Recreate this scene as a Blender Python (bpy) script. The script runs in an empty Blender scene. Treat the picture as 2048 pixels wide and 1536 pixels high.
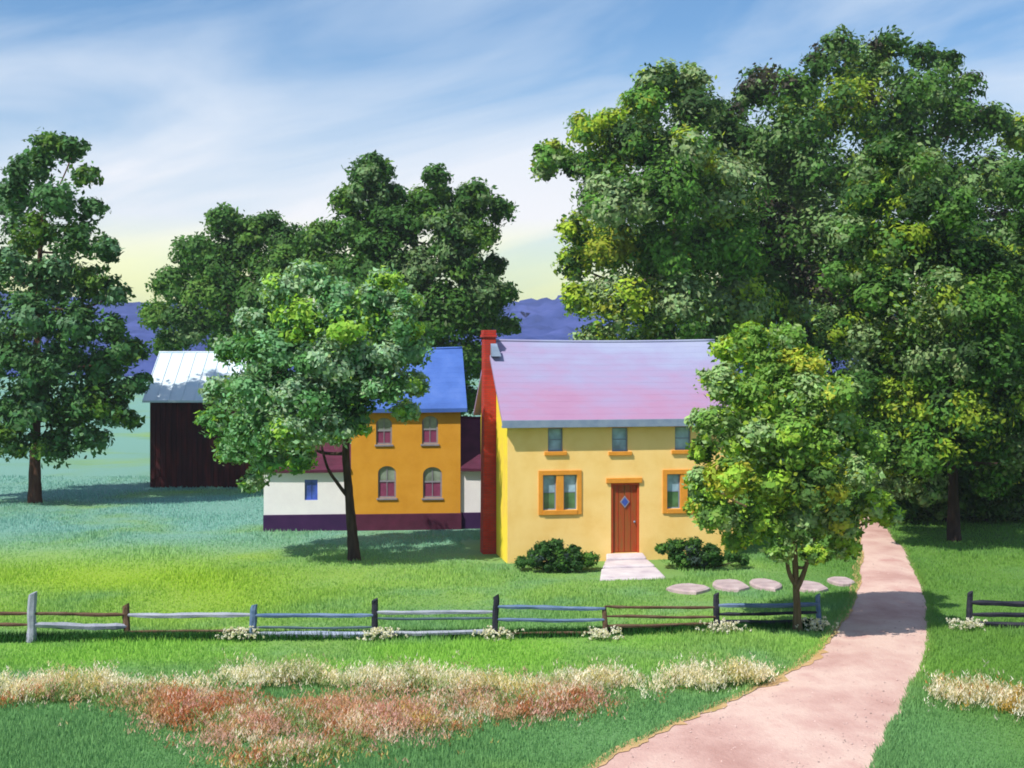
import bpy, math, random
import numpy as np
from mathutils import Vector, Matrix

# ------------------------------------------------------------------ camera, sky, sun, exposure
scene = bpy.context.scene
COL = scene.collection
R = math.radians
H, F, HZ = 7.0, 2813.0, 690.0          # eye height (m), focal length and horizon row in 2048-px picture units

cam_data = bpy.data.cameras.new('camera')
cam = bpy.data.objects.new('camera', cam_data)
COL.objects.link(cam)
cam.location = (0, 0, H)
cam.rotation_euler = (R(90), 0, 0)
cam_data.sensor_width = 36.0
cam_data.lens = 36.0 * F / 2048.0
cam_data.shift_y = -(768.0 - HZ) / 2048.0
cam_data.clip_end = 6000
scene.camera = cam

SUN_EL = R(52)
SUN_H = Vector((-0.72, -0.694))           # horizontal direction towards the sun (left, behind the viewer)
sun_data = bpy.data.lights.new('sun', 'SUN')
sun_data.energy = 4.4
sun_data.angle = R(0.6)
sun_data.color = (1.0, 0.94, 0.84)
sun = bpy.data.objects.new('sun', sun_data)
COL.objects.link(sun)
to_sun = Vector((SUN_H.x * math.cos(SUN_EL), SUN_H.y * math.cos(SUN_EL), math.sin(SUN_EL)))
sun.rotation_euler = to_sun.to_track_quat('Z', 'Y').to_euler()
sun.location = (-30, -20, 40)

world = bpy.data.worlds.new('World')
scene.world = world
world.use_nodes = True
wn, wl = world.node_tree.nodes, world.node_tree.links
wn.clear()


def wnode(t, **kw):
    n = wn.new(t)
    for k, v in kw.items():
        setattr(n, k, v)
    return n


def wmath(op, a, b=None):
    n = wnode('ShaderNodeMath', operation=op)
    n.use_clamp = False
    for i, v in enumerate((a, b)):
        if v is None:
            continue
        if isinstance(v, (int, float)):
            n.inputs[i].default_value = v
        else:
            wl.new(v, n.inputs[i])
    return n.outputs[0]


SKY_STRENGTH = 0.13
sky = wnode('ShaderNodeTexSky', sky_type='NISHITA')
sky.sun_disc = False
sky.sun_elevation = SUN_EL
sky.sun_rotation = math.atan2(to_sun.x, to_sun.y)
sky.air_density = 1.0
sky.dust_density = 0.6
sky.ozone_density = 2.5
tc = wnode('ShaderNodeTexCoord')
sep = wnode('ShaderNodeSeparateXYZ')
wl.new(tc.outputs['Generated'], sep.inputs[0])
elev = sep.outputs['Z']
# blue of the open sky: bluer than the bare model
tint = wnode('ShaderNodeMix', data_type='RGBA', blend_type='MULTIPLY')
tint.inputs['Factor'].default_value = 1.0
wl.new(sky.outputs[0], tint.inputs['A'])
tint.inputs['B'].default_value = (0.50, 0.67, 0.79, 1)
# colour of thin cloud: warm yellow low down, pearl in the middle, cool white above
cr = wnode('ShaderNodeValToRGB')
wl.new(wmath('MULTIPLY', elev, 4.0), cr.inputs[0])
e = cr.color_ramp.elements
e[0].position = 0.10; e[0].color = (5.9, 6.1, 2.3, 1)
e[1].position = 1.0;  e[1].color = (3.9, 4.6, 5.5, 1)
for p, c in ((0.23, (6.1, 6.3, 3.7, 1)), (0.36, (5.7, 5.7, 5.9, 1)), (0.62, (4.7, 5.1, 5.7, 1))):
    k = e.new(p); k.color = c
mp = wnode('ShaderNodeMapping')
mp0 = wnode('ShaderNodeMapping')
mp0.inputs['Rotation'].default_value = (0, R(16), 0)
mp.inputs['Scale'].default_value = (2.0, 2.0, 9.0)
wl.new(tc.outputs['Generated'], mp0.inputs[0])
wl.new(mp0.outputs[0], mp.inputs[0])
nz = wnode('ShaderNodeTexNoise')
nz.inputs['Scale'].default_value = 1.5
nz.inputs['Detail'].default_value = 6
nz.inputs['Roughness'].default_value = 0.52
nz.inputs['Distortion'].default_value = 0.5
wl.new(mp.outputs[0], nz.inputs['Vector'])
cf = wnode('ShaderNodeMapRange')
cf.inputs['From Min'].default_value = 0.38
cf.inputs['From Max'].default_value = 0.74
cf.inputs['To Min'].default_value = 0.0
cf.inputs['To Max'].default_value = 0.85
wl.new(nz.outputs[0], cf.inputs['Value'])
low = wnode('ShaderNodeMapRange')        # the haze of cloud closes towards the horizon
low.inputs['From Min'].default_value = 0.05
low.inputs['From Max'].default_value = 0.22
low.inputs['To Min'].default_value = 0.62
low.inputs['To Max'].default_value = 0.0
wl.new(elev, low.inputs['Value'])
fac = wmath('MINIMUM', wmath('ADD', cf.outputs[0], low.outputs[0]), 0.96)
skymix = wnode('ShaderNodeMix', data_type='RGBA')
wl.new(fac, skymix.inputs['Factor'])
wl.new(tint.outputs['Result'], skymix.inputs['A'])
wl.new(cr.outputs[0], skymix.inputs['B'])
bg = wnode('ShaderNodeBackground')
bg.inputs['Strength'].default_value = SKY_STRENGTH
wl.new(skymix.outputs['Result'], bg.inputs['Color'])
wo = wnode('ShaderNodeOutputWorld')
wl.new(bg.outputs[0], wo.inputs['Surface'])

vs = scene.view_settings
vs.view_transform = 'Standard'
vs.look = 'None'
vs.exposure = 0.45
vs.gamma = 1.0
vs.use_curve_mapping = False
scene.render.engine = 'CYCLES'
cy = scene.cycles
cy.use_denoising = True
cy.max_bounces = 6
cy.diffuse_bounces = 3
cy.glossy_bounces = 2
cy.transmission_bounces = 3
cy.transparent_max_bounces = 4
cy.caustics_reflective = False
cy.caustics_refractive = False
cy.filter_width = 1.8

rng = np.random.default_rng(11)
random.seed(5)


# ------------------------------------------------------------------ helpers: places
def at(px, py, Y):
    return Vector(((px - 1024.0) / F * Y, Y, H - (py - HZ) / F * Y))


def gnd(px, py):
    Y = H * F / (py - HZ)
    return Vector(((px - 1024.0) / F * Y, Y, 0.0))


# ------------------------------------------------------------------ helpers: materials
def nodes_of(m):
    m.use_nodes = True
    nt = m.node_tree
    nt.nodes.clear()
    return nt, nt.nodes, nt.links


def material(name, cols, scale=1.0, stretch=(1, 1, 1), rough=0.8, bump=0.0, bump_scale=20.0, detail=6.0,
             spec=0.3, lo=0.3, hi=0.7, dist=0.0, coords='Object', metallic=0.0):
    """Principled surface whose colour wanders through cols (linear rgb) with a noise."""
    m = bpy.data.materials.new(name)
    nt, N, L = nodes_of(m)
    out = N.new('ShaderNodeOutputMaterial')
    b = N.new('ShaderNodeBsdfPrincipled')
    L.new(b.outputs[0], out.inputs[0])
    b.inputs['Roughness'].default_value = rough
    b.inputs['Specular IOR Level'].default_value = spec
    b.inputs['Metallic'].default_value = metallic
    if coords == 'World':
        g = N.new('ShaderNodeNewGeometry'); src = g.outputs['Position']
    else:
        g = N.new('ShaderNodeTexCoord'); src = g.outputs['Object']
    mp = N.new('ShaderNodeMapping')
    mp.inputs['Scale'].default_value = stretch
    L.new(src, mp.inputs[0])
    nz = N.new('ShaderNodeTexNoise')
    nz.inputs['Scale'].default_value = scale
    nz.inputs['Detail'].default_value = detail
    nz.inputs['Roughness'].default_value = 0.6
    nz.inputs['Distortion'].default_value = dist
    L.new(mp.outputs[0], nz.inputs['Vector'])
    r = N.new('ShaderNodeValToRGB')
    L.new(nz.outputs[0], r.inputs[0])
    n = len(cols)
    r.color_ramp.elements[0].position = lo
    r.color_ramp.elements[0].color = (*cols[0], 1)
    r.color_ramp.elements[1].position = hi
    r.color_ramp.elements[1].color = (*cols[-1], 1)
    for i in range(1, n - 1):
        k = r.color_ramp.elements.new(lo + (hi - lo) * i / (n - 1))
        k.color = (*cols[i], 1)
    L.new(r.outputs[0], b.inputs['Base Color'])
    if bump:
        n2 = N.new('ShaderNodeTexNoise')
        n2.inputs['Scale'].default_value = bump_scale
        n2.inputs['Detail'].default_value = 5
        L.new(mp.outputs[0], n2.inputs['Vector'])
        bp = N.new('ShaderNodeBump')
        bp.inputs['Strength'].default_value = bump
        bp.inputs['Distance'].default_value = 0.02
        L.new(n2.outputs[0], bp.inputs['Height'])
        L.new(bp.outputs[0], b.inputs['Normal'])
    return m


def glass(name, col, rough=0.08):
    m = bpy.data.materials.new(name)
    nt, N, L = nodes_of(m)
    out = N.new('ShaderNodeOutputMaterial')
    b = N.new('ShaderNodeBsdfPrincipled')
    L.new(b.outputs[0], out.inputs[0])
    tc = N.new('ShaderNodeTexCoord')
    nz = N.new('ShaderNodeTexNoise'); nz.inputs['Scale'].default_value = 2.5
    L.new(tc.outputs['Object'], nz.inputs['Vector'])
    r = N.new('ShaderNodeValToRGB'); L.new(nz.outputs[0], r.inputs[0])
    r.color_ramp.elements[0].position = 0.35; r.color_ramp.elements[0].color = (*[c * 0.7 for c in col], 1)
    r.color_ramp.elements[1].position = 0.65; r.color_ramp.elements[1].color = (*[min(1, c * 1.35) for c in col], 1)
    L.new(r.outputs[0], b.inputs['Base Color'])
    b.inputs['Roughness'].default_value = rough
    b.inputs['Specular IOR Level'].default_value = 0.9
    return m


def leaf_material(name, trans=0.30):
    m = bpy.data.materials.new(name)
    nt, N, L = nodes_of(m)
    out = N.new('ShaderNodeOutputMaterial')
    a = N.new('ShaderNodeAttribute'); a.attribute_name = 'tone'
    d = N.new('ShaderNodeBsdfPrincipled')
    d.inputs['Roughness'].default_value = 0.62
    d.inputs['Specular IOR Level'].default_value = 0.22
    t = N.new('ShaderNodeBsdfTranslucent')
    g = N.new('ShaderNodeMix'); g.data_type = 'RGBA'; g.blend_type = 'MULTIPLY'
    g.inputs['Factor'].default_value = 1.0
    g.inputs['B'].default_value = (1.3, 1.25, 0.5, 1)
    L.new(a.outputs['Color'], g.inputs['A'])
    L.new(a.outputs['Color'], d.inputs['Base Color'])
    L.new(g.outputs['Result'], t.inputs['Color'])
    x = N.new('ShaderNodeMixShader'); x.inputs[0].default_value = trans
    L.new(d.outputs[0], x.inputs[1]); L.new(t.outputs[0], x.inputs[2])
    L.new(x.outputs[0], out.inputs[0])
    return m


# ------------------------------------------------------------------ helpers: meshes and objects
def tag(o, label=None, cat=None, group=None, kind=None):
    if label: o['label'] = label
    if cat: o['category'] = cat
    if group: o['group'] = group
    if kind: o['kind'] = kind
    return o


def empty(name, loc=(0, 0, 0), rz=0.0):
    o = bpy.data.objects.new(name, None)
    COL.objects.link(o)
    o.location = loc
    o.rotation_euler = (0, 0, rz)
    o.empty_display_size = 0.3
    return o


class MB:
    """collects polygons of one mesh"""
    def __init__(self):
        self.v, self.f = [], []

    def poly(self, pts):
        i = len(self.v)
        self.v += [tuple(p) for p in pts]
        self.f.append(tuple(range(i, i + len(pts))))

    def hexa(self, p):
        """p: 8 corners, bottom ring then top ring"""
        i = len(self.v)
        self.v += [tuple(q) for q in p]
        for f in ((3, 2, 1, 0), (4, 5, 6, 7), (0, 1, 5, 4), (1, 2, 6, 5), (2, 3, 7, 6), (3, 0, 4, 7)):
            self.f.append(tuple(i + k for k in f))

    def box(self, x0, y0, z0, x1, y1, z1):
        self.hexa([(x0, y0, z0), (x1, y0, z0), (x1, y1, z0), (x0, y1, z0),
                   (x0, y0, z1), (x1, y0, z1), (x1, y1, z1), (x0, y1, z1)])

    def tube(self, pts, rad, sides=8, wob=0.0, cap=True):
        pts = [Vector(p) for p in pts]
        rings = []
        for k, p in enumerate(pts):
            d = (pts[min(k + 1, len(pts) - 1)] - pts[max(k - 1, 0)]).normalized()
            a = d.orthogonal().normalized() if abs(d.x) > 0.9 else (Vector((1, 0, 0)) - d * d.x).normalized()
            b = d.cross(a)
            i = len(self.v)
            for s in range(sides):
                t = 2 * math.pi * s / sides
                r = rad[k] * (1 + random.uniform(-wob, wob))
                self.v.append(tuple(p + a * (math.cos(t) * r) + b * (math.sin(t) * r)))
            rings.append(i)
        for k in range(len(rings) - 1):
            for s in range(sides):
                s2 = (s + 1) % sides
                self.f.append((rings[k] + s, rings[k] + s2, rings[k + 1] + s2, rings[k + 1] + s))
        if cap:
            self.f.append(tuple(rings[0] + s for s in reversed(range(sides))))
            self.f.append(tuple(rings[-1] + s for s in range(sides)))

    def build(self, name, mat, parent=None, bevel=0.0, smooth=False):
        me = bpy.data.meshes.new(name)
        me.from_pydata(self.v, [], self.f)
        me.materials.append(mat)
        if smooth:
            me.polygons.foreach_set('use_smooth', [True] * len(me.polygons))
        me.update()
        o = bpy.data.objects.new(name, me)
        COL.objects.link(o)
        o.parent = parent
        if bevel:
            mod = o.modifiers.new('bevel', 'BEVEL')
            mod.width = bevel; mod.segments = 2; mod.limit_method = 'ANGLE'
        return o


def np_mesh(name, verts, nper, mat, tones=None, parent=None):
    """verts: (n*nper, 3) -> n separate polygons of nper corners; tones: per-polygon rgb"""
    verts = np.asarray(verts, np.float32)
    nv = len(verts); nf = nv // nper
    me = bpy.data.meshes.new(name)
    me.vertices.add(nv); me.vertices.foreach_set('co', verts.ravel())
    me.loops.add(nv); me.loops.foreach_set('vertex_index', np.arange(nv, dtype=np.int32))
    me.polygons.add(nf)
    me.polygons.foreach_set('loop_start', np.arange(0, nv, nper, dtype=np.int32))
    if tones is not None:
        a = me.attributes.new('tone', 'FLOAT_COLOR', 'POINT')
        c = np.ones((nv, 4), np.float32)
        c[:, :3] = np.repeat(np.asarray(tones, np.float32), nper, axis=0)
        a.data.foreach_set('color', c.ravel())
    me.materials.append(mat)
    me.update(calc_edges=True)
    me.validate()
    o = bpy.data.objects.new(name, me)
    COL.objects.link(o)
    o.parent = parent
    return o


def unit(a):
    return a / np.maximum(np.linalg.norm(a, axis=1, keepdims=True), 1e-9)


def smooth_curve(pts, n=40):
    """Catmull-Rom through 2-D/3-D points"""
    P = [np.array(p, float) for p in pts]
    P = [2 * P[0] - P[1]] + P + [2 * P[-1] - P[-2]]
    out = []
    for i in range(1, len(P) - 2):
        for t in np.linspace(0, 1, n, endpoint=False):
            a, b, c, d = P[i - 1], P[i], P[i + 1], P[i + 2]
            out.append(0.5 * (2 * b + (c - a) * t + (2 * a - 5 * b + 4 * c - d) * t * t + (3 * b - a - 3 * c + d) * t ** 3))
    out.append(P[-2])
    return np.array(out)


# ------------------------------------------------------------------ ground
def grass_material(name, gain=1.0, blades=False):
    m = bpy.data.materials.new(name)
    nt, N, L = nodes_of(m)
    out = N.new('ShaderNodeOutputMaterial')
    b = N.new('ShaderNodeBsdfPrincipled')
    b.inputs['Roughness'].default_value = 0.75
    b.inputs['Specular IOR Level'].default_value = 0.15
    g = N.new('ShaderNodeNewGeometry')
    sep = N.new('ShaderNodeSeparateXYZ'); L.new(g.outputs['Position'], sep.inputs[0])
    flat = N.new('ShaderNodeCombineXYZ')
    L.new(sep.outputs[0], flat.inputs[0]); L.new(sep.outputs[1], flat.inputs[1])

    def noise(scale, detail=4, off=0.0):
        mp = N.new('ShaderNodeMapping'); L.new(flat.outputs[0], mp.inputs[0])
        mp.inputs['Location'].default_value = (off, off * 1.7, 0)
        n = N.new('ShaderNodeTexNoise'); n.inputs['Scale'].default_value = scale
        n.inputs['Detail'].default_value = detail
        L.new(mp.outputs[0], n.inputs['Vector'])
        return n.outputs[0]

    def mrange(src, a, c, lo=0.0, hi=1.0):
        n = N.new('ShaderNodeMapRange'); n.interpolation_type = 'SMOOTHSTEP'
        n.inputs['From Min'].default_value = a; n.inputs['From Max'].default_value = c
        n.inputs['To Min'].default_value = lo; n.inputs['To Max'].default_value = hi
        L.new(src, n.inputs['Value'])
        return n.outputs[0]

    def mul(a, c):
        n = N.new('ShaderNodeMath'); n.operation = 'MULTIPLY'
        L.new(a, n.inputs[0])
        if isinstance(c, (int, float)): n.inputs[1].default_value = c
        else: L.new(c, n.inputs[1])
        return n.outputs[0]

    def mix(f, a, col):
        n = N.new('ShaderNodeMix'); n.data_type = 'RGBA'
        L.new(f, n.inputs['Factor'])
        if isinstance(a, tuple): n.inputs['A'].default_value = (*[v * gain for v in a], 1)
        else: L.new(a, n.inputs['A'])
        n.inputs['B'].default_value = (*[v * gain for v in col], 1)
        return n.outputs['Result']

    X, Y = sep.outputs[0], sep.outputs[1]
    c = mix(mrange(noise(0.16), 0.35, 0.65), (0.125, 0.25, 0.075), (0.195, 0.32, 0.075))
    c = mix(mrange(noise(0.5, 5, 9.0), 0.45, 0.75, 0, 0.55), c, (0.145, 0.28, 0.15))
    # yellow-green lawn at the far side of the fence, towards the west
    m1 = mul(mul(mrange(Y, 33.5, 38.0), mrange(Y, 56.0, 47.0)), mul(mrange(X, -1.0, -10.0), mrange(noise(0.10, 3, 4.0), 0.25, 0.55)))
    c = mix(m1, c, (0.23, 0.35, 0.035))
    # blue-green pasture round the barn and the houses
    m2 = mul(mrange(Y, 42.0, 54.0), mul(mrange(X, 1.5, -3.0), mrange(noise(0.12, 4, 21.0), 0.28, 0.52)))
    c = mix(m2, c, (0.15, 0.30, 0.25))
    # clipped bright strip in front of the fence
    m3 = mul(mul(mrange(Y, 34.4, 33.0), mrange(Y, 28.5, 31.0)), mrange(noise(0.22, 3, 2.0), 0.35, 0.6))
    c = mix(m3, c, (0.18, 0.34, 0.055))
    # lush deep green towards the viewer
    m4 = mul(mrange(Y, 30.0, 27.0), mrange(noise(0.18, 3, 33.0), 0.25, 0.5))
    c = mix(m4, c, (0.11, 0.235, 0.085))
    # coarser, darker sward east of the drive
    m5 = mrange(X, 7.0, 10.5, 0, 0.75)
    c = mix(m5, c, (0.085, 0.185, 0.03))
    L.new(c, b.inputs['Base Color'])
    if blades:
        t = N.new('ShaderNodeBsdfTranslucent'); L.new(c, t.inputs['Color'])
        x = N.new('ShaderNodeMixShader'); x.inputs[0].default_value = 0.35
        L.new(b.outputs[0], x.inputs[1]); L.new(t.outputs[0], x.inputs[2]); L.new(x.outputs[0], out.inputs[0])
    else:
        n2 = N.new('ShaderNodeTexNoise'); n2.inputs['Scale'].default_value = 9.0; n2.inputs['Detail'].default_value = 6
        L.new(g.outputs['Position'], n2.inputs['Vector'])
        bp = N.new('ShaderNodeBump'); bp.inputs['Strength'].default_value = 0.5; bp.inputs['Distance'].default_value = 0.06
        L.new(n2.outputs[0], bp.inputs['Height']); L.new(bp.outputs[0], b.inputs['Normal'])
        L.new(b.outputs[0], out.inputs[0])
    return m


M = {}
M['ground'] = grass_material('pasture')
M['blades'] = grass_material('grass_blades', 1.65, True)
M['drive'] = material('pink_gravel', [(0.40, 0.23, 0.20), (0.50, 0.32, 0.28), (0.58, 0.42, 0.36), (0.47, 0.27, 0.24)],
                      scale=0.45, detail=14, rough=0.95, bump=0.8, bump_scale=16, coords='World', stretch=(1.0, 0.7, 1), lo=0.32, hi=0.68)
M['verge'] = material('ochre_dirt', [(0.42, 0.26, 0.10), (0.50, 0.32, 0.16), (0.34, 0.26, 0.08)], scale=1.5, detail=8, rough=0.95, bump=0.5, coords='World')
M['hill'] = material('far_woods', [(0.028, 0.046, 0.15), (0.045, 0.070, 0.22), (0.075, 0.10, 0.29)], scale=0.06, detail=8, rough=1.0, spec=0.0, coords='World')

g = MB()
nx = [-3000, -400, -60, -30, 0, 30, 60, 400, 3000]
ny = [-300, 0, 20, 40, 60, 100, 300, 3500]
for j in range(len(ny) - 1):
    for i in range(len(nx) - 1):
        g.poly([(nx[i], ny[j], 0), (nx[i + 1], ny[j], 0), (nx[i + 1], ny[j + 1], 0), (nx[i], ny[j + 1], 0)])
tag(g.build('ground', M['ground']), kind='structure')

# ------------------------------------------------------------------ driveway
LEFT = [(300, 2100), (760, 1790), (1000, 1640), (1195, 1536), (1300, 1475), (1400, 1430), (1500, 1385), (1600, 1335), (1660, 1282), (1700, 1222), (1719, 1170), (1724, 1115), (1722, 1062), (1712, 1030)]
RIGHT = [(1330, 2100), (1570, 1790), (1690, 1640), (1745, 1536), (1772, 1490), (1797, 1440), (1825, 1380), (1848, 1320), (1860, 1262), (1857, 1215), (1842, 1165), (1815, 1108), (1777, 1062), (1745, 1030)]
dl = smooth_curve([gnd(*p)[:2] for p in LEFT], 12)
dr = smooth_curve([gnd(*p)[:2] for p in RIGHT], 12)
wob = lambda n: np.convolve(rng.normal(0, 0.16, n + 8), np.ones(5) / 5, 'same')[4:4 + n]
dl[:, 0] += 0.5 * wob(len(dl)); dr[:, 0] += 0.5 * wob(len(dr))


def strip(name, A, B, z, mat, cross=6, crown=0.0):
    s = MB()
    rows = []
    for a, b in zip(A, B):
        row = []
        for k in range(cross + 1):
            t = k / cross
            p = a * (1 - t) + b * t
            row.append((p[0], p[1], z + crown * math.sin(math.pi * t)))
        rows.append(row)
    for i in range(len(rows) - 1):
        for k in range(cross):
            s.poly([rows[i][k], rows[i][k + 1], rows[i + 1][k + 1], rows[i + 1][k]])
    return s.build(name, mat)


nrm = lambda A: np.stack([np.gradient(A[:, 1]), -np.gradient(A[:, 0])], 1) / np.linalg.norm(np.gradient(A, axis=0), axis=1, keepdims=True)
vw = 0.10 + np.abs(wob(len(dl)))[:, None]
tag(strip('driveway', dl, dr, 0.008, M['drive'], crown=0.03), kind='structure')
taper = np.clip((38.0 - dl[:, 1]) / 8.0, 0.15, 1.0)[:, None]
tag(strip('dirt_verge', dl - nrm(dl) * (0.10 + vw * 0.8), dl + nrm(dl) * np.clip(vw * 1.7 - 0.19 + 0.05 * rng.normal(size=vw.shape), 0.0, 0.35) * taper, 0.022, M['verge'], 2), kind='structure')
tag(strip('dirt_verge', dr + nrm(dr) * (0.02 + vw * 0.35), dr - nrm(dr) * 0.05, 0.004, M['verge'], 2), kind='structure')
DRIVE = np.concatenate([dl, dr[::-1]])


def inside(poly, p):
    x, y = p[:, 0], p[:, 1]
    res = np.zeros(len(p), bool)
    n = len(poly); j = n - 1
    for i in range(n):
        xi, yi, xj, yj = *poly[i], *poly[j]
        c = ((yi > y) != (yj > y)) & (x < (xj - xi) * (y - yi) / (yj - yi + 1e-12) + xi)
        res ^= c
        j = i
    return res


# ------------------------------------------------------------------ far wooded hills
def hills():
    s = MB()
    xs = np.linspace(-620, 620, 420)
    ds = np.linspace(0, 1, 60)
    prof = [(-620, 40), (-260, 30), (-200, 28), (-140, 23), (-100, 20), (-40, 20), (20, 25), (60, 26), (140, 24), (300, 30), (620, 36)]
    px, pz = zip(*prof)
    bump = {}
    grid = []
    for j, d in enumerate(ds):
        row = []
        y = 300 + 420 * d
        for x in xs:
            h = np.interp(x, px, pz) * (math.sin(min(1, d / 0.72) * math.pi / 2) ** 1.3) * (1 if d < 0.72 else 1 - 0.5 * (d - 0.72) / 0.28)
            n = random.uniform(-1, 1) * 1.1 + 1.0 * math.sin(x * 0.11 + 9 * d) * math.sin(x * 0.063 + 40 * d) + 1.0 * math.sin(x * 0.047 + 11 * d)
            row.append((x + random.uniform(-1.5, 1.5), y + random.uniform(-4, 4), max(-1.0, h + (n if d > 0.02 else -1))))
        grid.append(row)
    me = bpy.data.meshes.new('hills')
    nx_, nd_ = len(xs), len(ds)
    me.from_pydata([p for row in grid for p in row], [], [(j * nx_ + i, j * nx_ + i + 1, (j + 1) * nx_ + i + 1, (j + 1) * nx_ + i) for j in range(nd_ - 1) for i in range(nx_ - 1)])
    me.materials.append(M['hill'])
    me.polygons.foreach_set('use_smooth', [True] * len(me.polygons))
    o = bpy.data.objects.new('hills', me); COL.objects.link(o)
    return o


tag(hills(), kind='structure')

# ------------------------------------------------------------------ buildings
M['plaster'] = material('golden_plaster', [(0.80, 0.50, 0.15), (0.86, 0.58, 0.21), (0.90, 0.63, 0.25)], scale=1.0, detail=9, rough=0.9, bump=0.25, bump_scale=30, spec=0.15)
M['lemon'] = material('sun_painted_plaster', [(0.80, 0.52, 0.10), (0.86, 0.64, 0.06), (0.88, 0.70, 0.04)], scale=0.8, detail=8, rough=0.9, bump=0.25, bump_scale=30, spec=0.15)  # bright sunlight on the gable, put into the plaster colour as lemon yellow
M['trimorange'] = material('orange_trim', [(0.62, 0.24, 0.025), (0.72, 0.30, 0.035)], scale=4, rough=0.6, bump=0.2)
M['pinkroof'] = material('pink_lilac_roof', [(0.34, 0.18, 0.31), (0.35, 0.20, 0.33), (0.32, 0.23, 0.38), (0.29, 0.26, 0.42), (0.29, 0.31, 0.47), (0.32, 0.35, 0.49)], scale=0.6, detail=8, rough=0.6, bump=0.25, bump_scale=18, stretch=(0.6, 1, 1.4), lo=0.15, hi=0.85)
def grade_up(m, z0, z1, amount):
    """shifts the colour ramp from pink low down to lilac-blue towards the ridge"""
    nt = m.node_tree; N, L = nt.nodes, nt.links
    ramp = next(n for n in N if n.type == 'VALTORGB'); nz = ramp.inputs[0].links[0].from_socket
    tcn = N.new('ShaderNodeTexCoord'); sp = N.new('ShaderNodeSeparateXYZ'); L.new(tcn.outputs['Object'], sp.inputs[0])
    mr = N.new('ShaderNodeMapRange'); mr.inputs['From Min'].default_value = z0; mr.inputs['From Max'].default_value = z1
    mr.inputs['To Min'].default_value = -amount; mr.inputs['To Max'].default_value = amount
    L.new(sp.outputs[2], mr.inputs['Value'])
    ad = N.new('ShaderNodeMath'); ad.operation = 'ADD'; L.new(nz, ad.inputs[0]); L.new(mr.outputs[0], ad.inputs[1])
    L.new(ad.outputs[0], ramp.inputs[0])
grade_up(M['pinkroof'], 4.6, 7.3, 0.22)
M['slate'] = material('blue_grey_paint', [(0.16, 0.22, 0.33), (0.24, 0.30, 0.40)], scale=3, rough=0.6, bump=0.15)
M['redbrick'] = material('red_brick', [(0.40, 0.022, 0.014), (0.50, 0.032, 0.018), (0.44, 0.05, 0.03)], scale=3, detail=8, rough=0.85, bump=0.4, bump_scale=25)
def brick_relief(m):
    nt = m.node_tree; N, L = nt.nodes, nt.links
    b = next(n for n in N if n.type == 'BSDF_PRINCIPLED'); ramp = next(n for n in N if n.type == 'VALTORGB')
    tcn = N.new('ShaderNodeTexCoord'); sp = N.new('ShaderNodeSeparateXYZ'); L.new(tcn.outputs['Object'], sp.inputs[0])
    ad = N.new('ShaderNodeMath'); ad.operation = 'ADD'; L.new(sp.outputs[0], ad.inputs[0]); L.new(sp.outputs[1], ad.inputs[1])
    cb = N.new('ShaderNodeCombineXYZ'); L.new(ad.outputs[0], cb.inputs[0]); L.new(sp.outputs[2], cb.inputs[1])
    br = N.new('ShaderNodeTexBrick'); br.inputs['Scale'].default_value = 1.0
    br.inputs['Brick Width'].default_value = 0.22; br.inputs['Row Height'].default_value = 0.075; br.inputs['Mortar Size'].default_value = 0.006
    L.new(cb.outputs[0], br.inputs['Vector'])
    L.new(ramp.outputs[0], br.inputs['Color1'])
    hs_ = N.new('ShaderNodeHueSaturation'); hs_.inputs['Value'].default_value = 0.72; L.new(ramp.outputs[0], hs_.inputs['Color']); L.new(hs_.outputs[0], br.inputs['Color2'])
    br.inputs['Mortar'].default_value = (0.20, 0.06, 0.045, 1)
    L.new(br.outputs['Color'], b.inputs['Base Color'])
brick_relief(M['redbrick'])
M['stonecap'] = material('mortar_cap', [(0.30, 0.20, 0.19), (0.40, 0.28, 0.25)], scale=6, rough=0.9, bump=0.3)
M['door'] = material('red_brown_door', [(0.36, 0.03, 0.010), (0.30, 0.07, 0.015), (0.22, 0.09, 0.02)], scale=2.0, detail=8, rough=0.6, bump=0.3, stretch=(6, 1, 0.7))
M['doorframe'] = material('brick_red_frame', [(0.42, 0.05, 0.015), (0.50, 0.08, 0.02)], scale=4, rough=0.6)
M['pane'] = glass('window_glass', (0.27, 0.41, 0.53))
M['panegreen'] = glass('window_glass_low', (0.08, 0.18, 0.08))
M['panehouse'] = glass('grey_green_glass', (0.20, 0.24, 0.20), 0.2)
M['curtain'] = material('magenta_half_curtain', [(0.17, 0.035, 0.085), (0.24, 0.05, 0.12)], scale=5, rough=0.7)
M['winframe'] = material('slate_mauve_frame', [(0.20, 0.19, 0.24), (0.27, 0.25, 0.28)], scale=5, rough=0.6)
M['ochrewall'] = material('ochre_wall', [(0.56, 0.25, 0.022), (0.62, 0.29, 0.03), (0.66, 0.32, 0.04)], scale=1.3, detail=9, rough=0.9, bump=0.25, bump_scale=30, spec=0.15)
M['blueroof'] = material('blue_roof', [(0.040, 0.10, 0.34), (0.055, 0.13, 0.42), (0.08, 0.16, 0.46)], scale=1.0, detail=7, rough=0.6, bump=0.25, bump_scale=22)
M['maroon'] = material('maroon_boards', [(0.060, 0.010, 0.028), (0.095, 0.016, 0.045)], scale=2, detail=7, rough=0.8, bump=0.3)
M['plum'] = material('dark_plum_base', [(0.028, 0.008, 0.055), (0.045, 0.012, 0.07)], scale=1.5, detail=7, rough=0.85, bump=0.4)
M['whitewash'] = material('whitewash', [(0.74, 0.70, 0.74), (0.82, 0.79, 0.81)], scale=1.5, detail=8, rough=0.9, bump=0.3, bump_scale=24)
M['bluepane'] = glass('deep_blue_glass', (0.05, 0.09, 0.42), 0.15)
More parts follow.
